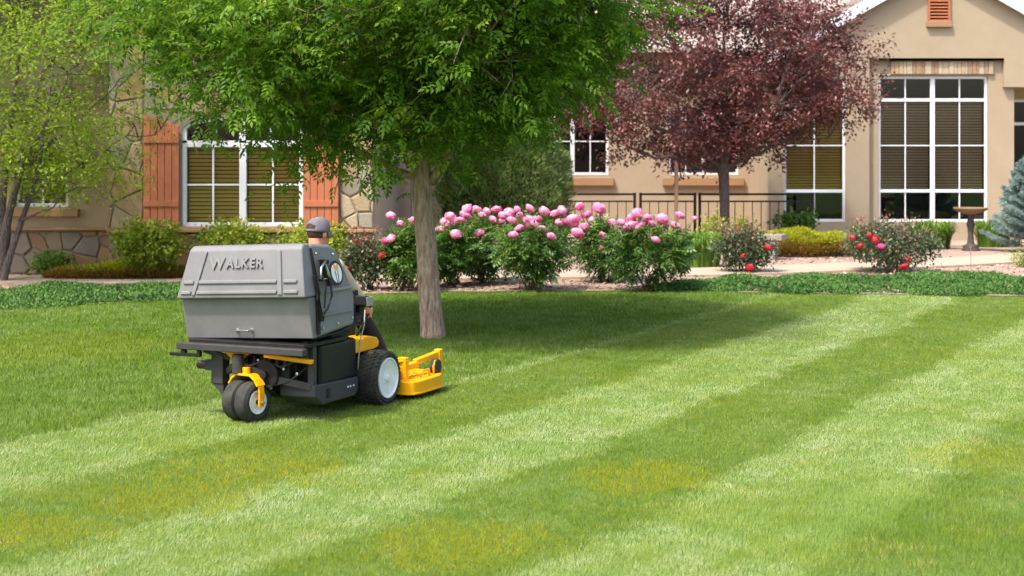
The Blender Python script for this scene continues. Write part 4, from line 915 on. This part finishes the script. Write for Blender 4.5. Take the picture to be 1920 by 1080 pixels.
# door handle, seams and latches
b = MB(); hx = -.07; HY = .052; b.tube([(hx-.085, -1.125, .705), (hx-.07, -1.155, .70), (hx+.07, -1.155, .70), (hx+.085, -1.125, .705)], .011, 10); b.box((hx-.085, -1.116, .71), (.035, .012, .045)).box((hx+.085, -1.116, .71), (.035, .012, .045))
b.v=[(hx+(v[0]-hx)*.8, v[1]+.042, .70+(v[2]-.70)*.75) for v in b.v]; tilt(b).build('handle', M['chrome'], door, auto=40)
def side(y, z, off=0): return Vector((HC+hw(z)+off, y, z))
b = MB(); b.prism([side(-1.02, .66, .002), side(-.985, .66, .002), side(-.985, 1.0, .002), side(-1.0, 1.33, .002), side(-1.015, 1.33, .002), side(-1.03, 1.0, .002)], (.014, 0, 0))
b.prism([side(-1.04, .93, .012), side(-.955, .80, .012), side(-.955, .76, .012), side(-1.0, .76, .012), side(-1.045, 1.12, .012), side(-1.0, 1.12, .012)][::-1], (.018, 0, 0))
tilt(b).build('hinge_strip', M['black'], mw, bevel=.003)
b = MB(); b.prism([side(-.915, 1.235, .004), side(-.875, 1.235, .004), side(-.805, 1.03, .004), side(-.87, 1.02, .004)], (.045, 0, 0)); tilt(b).build('latch_plate', M['plastic'], mw, bevel=.006)
b = MB(); b.tube([side(-1.0, 1.085, .045), side(-.97, 1.17, .05), side(-.915, 1.215, .055), side(-.885, 1.12, .055), side(-.865, 1.085, .05)], .010, 8); b.tube([side(-1.0, 1.085, .04), side(-.84, 1.082, .04)], .006, 8)
tilt(b).build('latch_rod', M['chrome'], mw, smooth=True)
b = MB(); b.tube([side(-.86, 1.08, .045), side(-.875, .95, .05), side(-.93, .86, .045), side(-.985, .80, .03)], .009, 8); b.tube([side(-.90, 1.07, .035), side(-.965, .86, .035)], .007, 8); b.lathe([(0, .02), (.03, .02)], side(-.89, 1.212, .04), (1, 0, 0), 14).lathe([(0, .016), (.03, .016)], side(-.99, 1.085, .03), (1, 0, 0), 14)
tilt(b).build('latch_lever', M['black'], mw, smooth=False, auto=40)
for z0_, z1_ in ((.975, .995), (.79, .81)):
    b = MB(); b.prism([side(-.955, z0_, -.002), side(-.47, z0_-.0, -.002), side(-.47, z1_, -.002), side(-.955, z1_, -.002)], (.011, 0, 0)); tilt(b).build('rib', M['hopper'], mw, bevel=.004)
def decal(name, poly, off, m, parent):           # flat print on the hopper side: (y,z) outline round the emblem centre
    b = MB(); pts = [side(-.676+p[0]*.92, 1.112+p[1]*.92, off) for p in poly]; b.prism(pts, (.0012, 0, 0)); return tilt(b).build(name, m, parent)
circ = lambda r_, k=40: [(r_*math.cos(2*math.pi*i/k), r_*math.sin(2*math.pi*i/k)) for i in range(k)]
em = decal('emblem', circ(.106), .002, M['black'], mw)
decal('emblem_field', circ(.084), .0035, M['emblem_white'], em)
decal('emblem_mark', [(-.036, .078), (-.004, .02), (0, .035), (.004, .02), (.036, .078), (.020, .082), (0, .055), (-.020, .082)], .005, M['emblem_yellow'], em)
decal('emblem_mark', [(-.040, .074), (-.030, .074), (-.006, -.02), (-.016, -.02)], .005, M['emblem_yellow'], em)
decal('emblem_mark', [(.030, .074), (.040, .074), (.016, -.02), (.006, -.02)], .005, M['emblem_yellow'], em)
decal('emblem_stripe', [(-.030, .02), (-.024, .02), (-.004, -.088), (-.014, -.086)], .005, M['black'], em)
decal('emblem_stripe', [(.024, .02), (.030, .02), (.014, -.086), (.004, -.088)], .005, M['black'], em)
# frame under the hopper
me = MB().lathe([(0, .011), (.006, .010), (.009, .004)], (0, 0, 0), (1, 0, 0), 10).mesh('bolt', M['chrome'])
for (y_, z_) in ((-.93, .70), (-.70, .715), (-.48, .74), (-.93, 1.28), (-.68, 1.26)):
    bo_ = link('bolt', me, mw); q = side(y_, z_, .001); bo_.location = (q.x, q.y, q.z+.045*q.x)
MB().span(-.635, .53, -1.20, -1.13, .535, .590).build('bumper', M['steel'], mw, bevel=.008)
MB().span(-.56, .50, -1.13, -.45, .585, .615).build('hopper_tray', M['black'], mw, bevel=.005)
b = MB(); b.span(-.71, -.44, -1.185, -1.15, .480, .505); b.span(-.45, -.42, -1.185, -1.15, .480, .535); b.span(-.60, -.56, -1.185, -1.15, .504, .535); b.build('hitch_bar', M['black'], mw, bevel=.004)
b = MB(); b.prism([(-.30, -1.06, .53), (-.02, -1.06, .53), (-.10, -1.06, .47), (-.22, -1.06, .47)], (0, .08, 0)); b.beam((.1, -1.06, .51), (.50, -1.0, .47), .05, .035); b.beam((-.25, -1.0, .5), (-.25, -.35, .46), .06, .06); b.beam((.22, -1.0, .5), (.30, -.3, .46), .06, .06)
b.build('rear_frame', M['yellow'], mw, bevel=.008)
b = MB(); b.beam((-.44, -1.1, .53), (-.26, -1.0, .46), .05, .04); b.span(-.40, -.29, -1.06, -.96, .26, .49); b.span(-.47, -.40, -1.05, -.97, .36, .44); b.lathe([(0, .035), (.13, .035)], (-.56, -1.0, .395), (1, 0, 0), 14)
b.prism([(-.40, -1.05, .26), (-.29, -1.05, .26), (-.29, -1.05, .18), (-.31, -1.05, .18)], (0, .08, 0)); b.build('muffler', M['steel'], mw, bevel=.006)
b = MB(); b.span(-.24, .32, -.95, -.35, .22, .50); b.span(.02, .30, -1.02, -.95, .30, .44); b.lathe([(0, .11), (.05, .11), (.05, .03), (.09, .03)], (.12, -1.03, .36), (0, -1, 0), 20); b.span(-.20, -.06, -1.0, -.95, .26, .42)
for i in range(7): b.span(-.16+i*.07, -.13+i*.07, -1.05, -1.01, .44, .50)
eng = b.build('engine', M['black'], mw, bevel=.006)
for (q, r_) in (((.20, -1.05, .33), .014), ((.05, -1.06, .47), .012), ((.27, -1.04, .41), .012), ((-.05, -1.02, .40), .016), ((.36, -.99, .37), .014), ((.16, -1.05, .26), .012)):
    MB().lathe([(0, r_), (.02, r_), (.024, r_*.5)], q, (0, -1, 0), 8).build('bolt', M['chrome'], eng)
b = MB(); b.tube([(-.15, -1.08, .45), (-.02, -1.12, .42), (.1, -1.06, .47), (.25, -1.05, .42), (.4, -.98, .5)], .010, 6); b.tube([(.0, -1.06, .3), (.15, -1.08, .27), (.3, -1.03, .31), (.42, -.95, .42)], .008, 6); b.build('hose', M['rubber'], mw, smooth=True)
b = MB(); b.beam((-.12, -1.10, .44), (.20, -1.04, .325), .05, .055).beam((.20, -1.04, .325), (.46, -.95, .265), .05, .055).beam((-.12, -1.10, .44), (-.26, -1.02, .36), .05, .05); b.lathe([(0, .045), (.15, .045)], (-.10, -1.13, .365), (0, 0, 1), 18); b.build('tail_beam', M['steel'], mw, bevel=.006)
b = MB(); b.span(.425, .475, -.955, -.90, .26, .62).span(.40, .44, -.99, -.95, .45, .62); b.build('hopper_post', M['steel'], mw, bevel=.005)
b = MB(); b.span(.20, .485, -.86, -.29, .26, .585); b.build('fuel_tank', M['plastic'], mw, bevel=.03, seg=3)
b = MB(); b.prism([(.18, -.90, .150), (.18, -.86, .118), (.18, -.35, .118), (.18, -.30, .16), (.18, -.30, .265), (.18, -.97, .285), (.18, -.97, .19)], (.325, 0, 0)); b.build('tank_guard', M['tank_grey'], mw, bevel=.012)
b = MB(); b.span(.502, .512, -.80, -.755, .165, .235); b.build('guard_slot', M['black'], mw)
b = MB()
for dy in (-.48, -.44, -.39): b.span(.505, .5075, dy, dy+.018, .20, .214)
b.build('guard_print', M['emblem_white'], mw)
b = MB(); b.span(.28, .44, -.62, -.32, .60, .64); b.tube([(.47, -.95, .645), (.50, -.6, .66), (.50, -.38, .70), (.46, -.2, .72)], .013, 8); b.tube([(.50, -.47, .74), (.52, -.40, .755), (.52, -.28, .75), (.52, -.25, .70), (.50, -.45, .69)], .010, 8); b.build('lift_linkage', M['black'], mw, smooth=False, auto=40)
b = MB(); b.tube([(.52, -.22, .80), (.53, -.25, .68), (.52, -.30, .56), (.51, -.31, .40), (.50, -.30, .32)], .006, 6); b.build('cable', M['hose'], mw, smooth=True)
# body tub, seat and fender
b = MB(); b.span(-.36, .36, -.42, .22, .44, .53); b.build('body', M['yellow'], mw, bevel=.02, seg=3)
pf = [(.44, -.36, .47), (.44, -.30, .53), (.44, -.18, .555), (.44, .04, .555), (.44, .13, .535), (.44, .17, .50), (.44, .15, .455), (.44, .05, .44), (.44, -.3, .44)]
MB().prism(pf, (-.20, 0, 0)).build('fender', M['yellow'], mw, bevel=.012, seg=3); MB().prism([(-p[0], p[1], p[2]) for p in pf], (.20, 0, 0)).build('fender', M['yellow'], mw, bevel=.012, seg=3)
MB().span(-.25, .25, -.38, .12, .53, .66).build('seat', M['plastic'], mw, bevel=.04, seg=4); MB().box((0, -.39, .86), (.46, .07, .42), Matrix.Rotation(math.radians(10), 3, 'X')).build('seat_back', M['plastic'], mw, bevel=.03, seg=4)
b = MB(); b.box((.44, -.135, .86), (.15, .12, .085), Matrix.Rotation(math.radians(-12), 3, 'X')); b.span(.36, .41, -.19, -.13, .88, .955); b.span(.39, .44, -.16, -.08, .66, .83); b.build('control_box', M['plastic'], mw, bevel=.012, seg=3)
MB().span(.507, .519, -.185, -.08, .825, .90).build('control_label', M['hose'], mw, bevel=.003)
b = MB(); b.tube([(.33, -.02, .56), (.335, .08, .66), (.335, .165, .72), (.33, .20, .775)], .011, 8); b.build('steering_lever', M['black'], mw, smooth=True); MB().tube([(-.33, -.02, .56), (-.335, .08, .66), (-.335, .165, .72), (-.33, .20, .775)], .011, 8).build('steering_lever', M['black'], mw, smooth=True)
b = MB(); b.span(-.36, .36, .22, .74, .205, .225); b.span(-.34, .34, .20, .23, .22, .46); b.build('foot_rest', M['black'], mw, bevel=.006)
b = MB(); b.span(-.16, .16, -1.0, .30, .26, .32); b.lathe([(-.50, .035), (.50, .035)], (0, 0, .225), (1, 0, 0), 14); b.build('chassis', M['black'], mw, bevel=.005)
# wheels
def tyre(w, R, rr, edge):
    h = w/2; return [(-h*.80, rr), (-h*.97, rr+.02), (-h, (R+rr)/2), (-h*.96, R-edge), (-h*.80, R-.006), (-h*.3, R), (h*.3, R), (h*.80, R-.006), (h*.96, R-edge), (h, (R+rr)/2), (h*.97, rr+.02), (h*.80, rr)]
def wheel(name, c, w, R, rr, edge, lugs, outer, yaw=0, off=(0, 0, 0)):
    ax = Vector((math.cos(yaw), math.sin(yaw), 0)); c = Vector(c)
    b = MB().lathe(tyre(w, R, rr, edge) + [(-w*.4, rr)], c, ax, 44, False)
    if lugs:
        fw = Vector((-ax.y, ax.x, 0))
        for i in range(36):
            for j in range(6):
                a = 2*math.pi*(i+.5*(j % 2))/36; q = -.40+.8*j/5; rd = fw*math.cos(a) + Vector((0, 0, 1))*math.sin(a); tn = ax.cross(rd)
                rot = Matrix((ax, tn, rd)).transposed() @ Matrix.Rotation(.5*(1 if j < 3 else -1), 3, 'Z'); b.box(c + ax*q*w + rd*(R-.002-.006*(abs(q) > .38)), (w*.125, .020, .014), rot)
    wo = b.build(name, M['rubber'], mw, auto=35)
    h = w/2
    for sg in ((1, -1) if outer is None else (outer,)):
        A = ax*sg
        MB().lathe(([(h*.70, rr*1.0), (h*.99, rr*1.01), (h*1.0, rr*.95), (h*.90, rr*.90), (h*.80, rr*.55), (h*.82, rr*.30), (h*.86, rr*.28), (h*.86, .002)] if lugs else [(h*.70, rr*1.0), (h*.99, rr*1.01), (h*1.0, rr*.93), (h*.78, rr*.84), (h*.70, rr*.50), (h*.80, rr*.34), (h*.80, .002)]), c, A, 40).build('rim', M['rim'], wo, auto=35)
        MB().lathe([(h*.8, rr*.2), (h*.95, rr*.2), (h*.98, rr*.12)], c, A, 16).build('hub', M['black'] if not lugs else M['rim'], wo, auto=30)
    return wo
wheel('drive_wheel', (.50, 0, .222), .25, .222, .165, .030, True, 1); wheel('drive_wheel', (-.50, 0, .222), .25, .222, .165, .030, True, -1)
ty = math.radians(-10); ax = Vector((math.cos(ty), math.sin(ty), 0)); fw = Vector((-ax.y, ax.x, 0)); tc_ = Vector((-.02, -1.13, .158))
for q in (-.066, .066): wheel('tail_wheel', tc_+ax*q, .122, .158, .092, .030, False, 1 if q > 0 else -1, ty)
b = MB(); up = Vector((0, 0, 1)); prof = []
for sgn in (1,):
    for (q, z) in ((.155, -.03), (.158, .07), (.150, .13), (.12, .172), (.07, .205), (-.07, .205), (-.12, .172), (-.150, .13), (-.158, .07), (-.155, -.03)): prof.append((q, z))
for i in range(len(prof)-1):
    a = tc_+ax*prof[i][0]+up*prof[i][1]; c = tc_+ax*prof[i+1][0]+up*prof[i+1][1]; d = (c-a).normalized(); nn = d.cross(fw).normalized()*.007; wd = fw*(.028 if i in (0, 1, 7, 8) else .045)
    e = d*.004
    b.add([a-wd-nn-e, a+wd-nn-e, a+wd+nn-e, a-wd+nn-e, c-wd-nn+e, c+wd-nn+e, c+wd+nn+e, c-wd+nn+e], [(0,1,2,3), (4,7,6,5), (0,4,5,1), (1,5,6,2), (2,6,7,3), (3,7,4,0)])
b.lathe([(.205, .03), (.26, .03)], tc_, (0, 0, 1), 16); b.build('tail_fork', M['yellow'], mw, bevel=.003)
MB().lathe([(-.19, .013), (.19, .013)], tc_, ax, 10).build('tail_axle', M['chrome'], mw)
# cutting deck
dp = [(-.64, .24), (.66, .24), (.71, .28), (.73, .36), (.73, .74), (.69, .85), (.60, .93), (.40, .99), (-.40, .99), (-.60, .93), (-.66, .80), (-.66, .30)]
dk = MB().prism([(x, y, .045) for x, y in dp], (0, 0, .115)).build('cutting_deck', M['yellow'], mw, bevel=.018, seg=3)
b = MB(); b.prism([(x*1.012, .24+(y-.24)*1.012-.004, .045) for x, y in dp], (0, 0, .016)); b.build('deck_skirt', M['yellow'], dk, bevel=.004)
b = MB(); b.beam((.52, .20, .235), (.56, .62, .255), .06, .055); b.beam((.56, .58, .275), (.60, .98, .315), .05, .05); b.span(.52, .60, .34, .40, .155, .345); b.beam((.40, .20, .315), (.60, .38, .315), .03, .02); b.span(.57, .63, .92, .985, .16, .35); b.span(.50, .62, .84, .93, .155, .175)
b.build('deck_arm', M['yellow'], dk, bevel=.010, seg=3)
b = MB(); b.beam((-.56, .20, .235), (-.56, .62, .255), .07, .075); b.beam((-.56, .58, .275), (-.60, .98, .315), .06, .075); b.span(-.60, -.52, .34, .40, .155, .345); b.build('deck_arm', M['yellow'], dk, bevel=.010, seg=3)
b = MB(); b.tube([(.66, .50, .155), (.66, .50, .20), (.665, .52, .215), (.67, .62, .215), (.67, .64, .20), (.67, .64, .155)], .009, 8); b.tube([(.66, .74, .155), (.66, .74, .23), (.66, .77, .27), (.66, .85, .27), (.66, .88, .23), (.66, .88, .155)], .009, 8); b.build('deck_hoop', M['yellow'], dk, smooth=True)
MB().lathe([(-.03, .03), (-.028, .062), (-.018, .070), (.018, .070), (.028, .062), (.03, .03)], (.645, .81, .215), (1, 0, 0), 24).build('gauge_roller', M['rubber'], dk, auto=35)
b = MB(); b.lathe([(.16, .09), (.2, .085), (.22, .05)], (.25, .6, 0), n=20).lathe([(.16, .09), (.2, .085), (.22, .05)], (-.25, .6, 0), n=20); b.build('spindle_cover', M['yellow'], dk, auto=30)

# grass clippings lying on the deck
n = 420; P = np.stack([rng.uniform(-.6, .66, n), rng.uniform(.27, .93, n), np.full(n, .162) + rng.random(n)*.006], 1); D = rdir(n); D[:, 2] *= .2
cl = link('clippings', leaves('clippings', P, D, np.tile([0, 0, 1.], (n, 1)) + rng.normal(size=(n, 3))*.3, rng.uniform(.02, .045, n), rng.uniform(.004, .008, n), M['lily_leaf'], .1), dk); cl['kind'] = 'stuff'

# ------------------------------------------------------------------ the driver
pe = empty('person', (-1.587, 13.053, 0), math.radians(-24)); tag(pe, 'person in grey cap and khaki shirt seated on the riding mower, hand on its lever', 'person')
def remeshed(name, b, m, vox, smooth_it=6):
    me = b.mesh(name, None); ob = bpy.data.objects.new(name, me); COL.objects.link(ob)
    rm = ob.modifiers.new('r', 'REMESH'); rm.mode = 'VOXEL'; rm.voxel_size = vox; rm.use_smooth_shade = True
    sm = ob.modifiers.new('s', 'SMOOTH'); sm.iterations = smooth_it; sm.factor = .5
    dg = bpy.context.evaluated_depsgraph_get(); out = bpy.data.meshes.new_from_object(ob.evaluated_get(dg)); bpy.data.objects.remove(ob)
    out.materials.clear(); out.materials.append(m); out.polygons.foreach_set('use_smooth', [True]*len(out.polygons)); return out
def ball(b, c, r, n=14, sq=(1, 1, 1), rot=None):
    c = Vector(c); k = len(b.v); P = []
    for i in range(1, n):
        for j in range(2*n):
            th, ph = math.pi*i/n, math.pi*j/n; v = Vector((math.sin(th)*math.cos(ph)*sq[0], math.sin(th)*math.sin(ph)*sq[1], math.cos(th)*sq[2]))*r
            P.append((rot @ v if rot else v) + c)
    F = [(i*2*n+j, i*2*n+(j+1) % (2*n), (i+1)*2*n+(j+1) % (2*n), (i+1)*2*n+j) for i in range(n-2) for j in range(2*n)] + [tuple(range(2*n))[::-1], tuple((n-2)*2*n+j for j in range(2*n))]
    b.add(P, F)
def limb(b, pts, rad, n=14):
    b.tube(pts, rad, n)
    for p, r_ in zip(pts, rad): ball(b, p, r_*.985, 9)
HR = Matrix.Rotation(math.radians(-14), 3, 'Z') @ Matrix.Rotation(math.radians(-6), 3, 'X'); HCn = Vector((0, -.085, 1.415))
def hp(x, y, z): return HCn + HR @ Vector((x, y, z))
body = MB()
ball(body, hp(0, -.012, .025), .098, 18, (.80, 1.0, 1.06), HR); ball(body, hp(0, .028, -.055), .074, 16, (.84, 1.0, 1.0), HR)      # skull, jaw
ball(body, hp(0, .085, -.098), .026, 10, (1.1, .9, .8), HR)                                                                      # chin
body.add([hp(-.010, .082, .012), hp(.010, .082, .012), hp(.018, .090, -.036), hp(-.018, .090, -.036), hp(0, .122, -.032), hp(0, .088, .016)], [(0,1,5), (0,5,4,3), (1,2,4,5), (2,3,4), (0,3,2,1)])   # nose
for s_ in (-1, 1):
    ball(body, hp(s_*.081, -.008, -.012), .032, 10, (.34, .62, 1.0), HR @ Matrix.Rotation(s_*-.35, 3, 'Z'))                        # ear
    ball(body, hp(s_*.032, .080, .012), .013, 8, (1, .6, .7), HR)                                                                 # eye lids
ball(body, hp(0, .093, -.066), .020, 8, (1.3, .5, .45), HR)                                                                      # lips
limb(body, [hp(0, -.03, -.06), (0, -.135, 1.27), (0, -.15, 1.20)], [.060, .060, .075])
limb(body, [(0, -.16, 1.12), (0, -.19, .95), (0, -.17, .76)], [.125, .135, .145])
SH, EL, HD = (.205, -.15, 1.135), (.275, .055, .90), (.322, .150, .765)
for s_ in (1, -1):
    f = lambda p: (p[0]*s_, p[1], p[2])
    limb(body, [f((.05, -.15, 1.12)), f(SH), f(EL), f((.31, .115, .82)), f(HD)], [.08, .062, .043, .036, .028])
    limb(body, [f((.09, -.15, .735)), f((.19, .27, .70)), f((.265, .52, .35)), f((.275, .545, .29))], [.09, .062, .04, .04])
    # hand closed on the lever: palm, four curled fingers, thumb from the side of the palm
    pal = Vector(f((.326, .185, .735))); ball(body, pal, .042, 12, (.50, .86, 1.0), Matrix.Rotation(math.radians(35), 3, 'X'))
    for i, ln in enumerate((.072, .080, .075, .060)):
        kx = Vector(f((.345, .205-.006*i, .762-.021*i)))
        limb(body, [pal + (kx-pal)*.55, kx, kx + Vector((-.012*s_, ln*.42, -.004)), kx + Vector((-.040*s_, ln*.42, -.010)), kx + Vector((-.044*s_, ln*.10, -.012))], [.011, .0105, .0098, .0092, .0085], 8)
    th = Vector(f((.312, .175, .765))); limb(body, [pal + (th-pal)*.4, th, th + Vector((-.006*s_, .030, .014)), th + Vector((-.002*s_, .056, .012))], [.013, .0122, .011, .0098], 8)
link('body', remeshed('body', body, M['skin'], .0055, 4), pe)
# short hair below the cap
b = MB(); ball(b, hp(0, -.016, .020), .1005, 16, (.83, 1.02, 1.0), HR); me = remeshed('hair', b, M['hair'], .007, 2)
bm = bmesh.new(); bm.from_mesh(me); HI_ = HR.inverted()
dele = []
for v in bm.verts:
    q = HI_ @ (v.co-HCn)
    if q.z < -.082 + .75*max(0, q.y+.07) or q.y > .035: dele.append(v)
bmesh.ops.delete(bm, geom=dele, context='VERTS'); bm.to_mesh(me); bm.free(); link('hair', me, pe)
# cap: crown with an opening over the strap, brim
V = []; F = []; nu, nv_ = 40, 14
for i in range(nv_+1):
    th = math.pi/2*i/nv_
    for j in range(nu):
        ph = 2*math.pi*j/nu; r_ = .108*math.sin(th)**.85*(1+.006*math.cos(6*ph)); z = .032 + .098*math.cos(th)**.9*(1+.06*math.sin(ph))
        V.append(hp(r_*math.cos(ph)*.87, r_*math.sin(ph)*1.04-.010, z - (.030 if False else 0) - .028*(i/nv_)**3))
for i in range(nv_):
    for j in range(nu):
        ph = 2*math.pi*(j+.5)/nu; back = abs(((ph-1.5*math.pi+math.pi) % (2*math.pi))-math.pi)
        if i in (10, 11, 12) and back < (.62 if i == 12 else .55 if i == 11 else .36): continue
        F.append((i*nu+j, i*nu+(j+1) % nu, (i+1)*nu+(j+1) % nu, (i+1)*nu+j))
cp = MB().add(V, F).build('cap', M['cap'], pe, smooth=True); md = cp.modifiers.new('thick', 'SOLIDIFY'); md.thickness = .004; md.offset = 1
V = []; F = []
for i in range(17):
    a = math.radians(18+144*i/16)
    for (k, dz_) in ((1.0, 0), (1.42, -.012), (1.72, -.030)):
        V.append(hp(.094*math.cos(a)*(1+.05*(k-1)), .112*math.sin(a)*(1+(k-1)*math.sin(a)*.9)-.010, .010+dz_-.020*abs(math.cos(a))*(k-1)))
for i in range(16):
    for k in range(2): F.append((3*i+k, 3*i+3+k, 3*i+4+k, 3*i+1+k))
br = MB().add(V, F).build('brim', M['cap'], cp, smooth=True); md = br.modifiers.new('thick', 'SOLIDIFY'); md.thickness = .004
MB().lathe([(0, .009), (.004, .008), (.006, .003)], hp(0, -.010, .129), HR @ Vector((0, 0, 1)), 12).build('button', M['cap'], cp)
# clothes
b = MB(); limb(b, [(0, -.15, 1.135), (0, -.185, 1.0), (0, -.19, .86), (0, -.17, .73)], [.138, .150, .156, .165]); ball(b, (0, -.15, 1.10), .17, 14, (1.25, .75, .7))
for s_ in (1, -1): limb(b, [(.06*s_, -.15, 1.14), (SH[0]*s_, SH[1], SH[2]), (EL[0]*s_, EL[1], EL[2]), (.302*s_, .105, .835)], [.088, .078, .060, .054])
limb(b, [(0, -.148, 1.19), (0, -.145, 1.215)], [.086, .076]); link('shirt', remeshed('shirt', b, M['shirt'], .010, 5), pe)
b = MB(); ball(b, (0, -.16, .72), .18, 14, (1.05, .95, .62))
for s_ in (1, -1): limb(b, [(.09*s_, -.13, .735), (.19*s_, .27, .70), (.235*s_, .42, .50), (.268*s_, .53, .315)], [.105, .082, .072, .066])
link('trousers', remeshed('trousers', b, M['trouser'], .010, 5), pe)
for s_ in (1, -1):
    b = MB(); ball(b, (.275*s_, .555, .285), .050, 12, (.9, 1.1, .9)); ball(b, (.282*s_, .66, .268), .052, 12, (.85, 1.5, .62)); b.box((.28*s_, .62, .236), (.085, .24, .020)); link('shoe', remeshed('shoe', b, M['shoe'], .008, 4), pe)
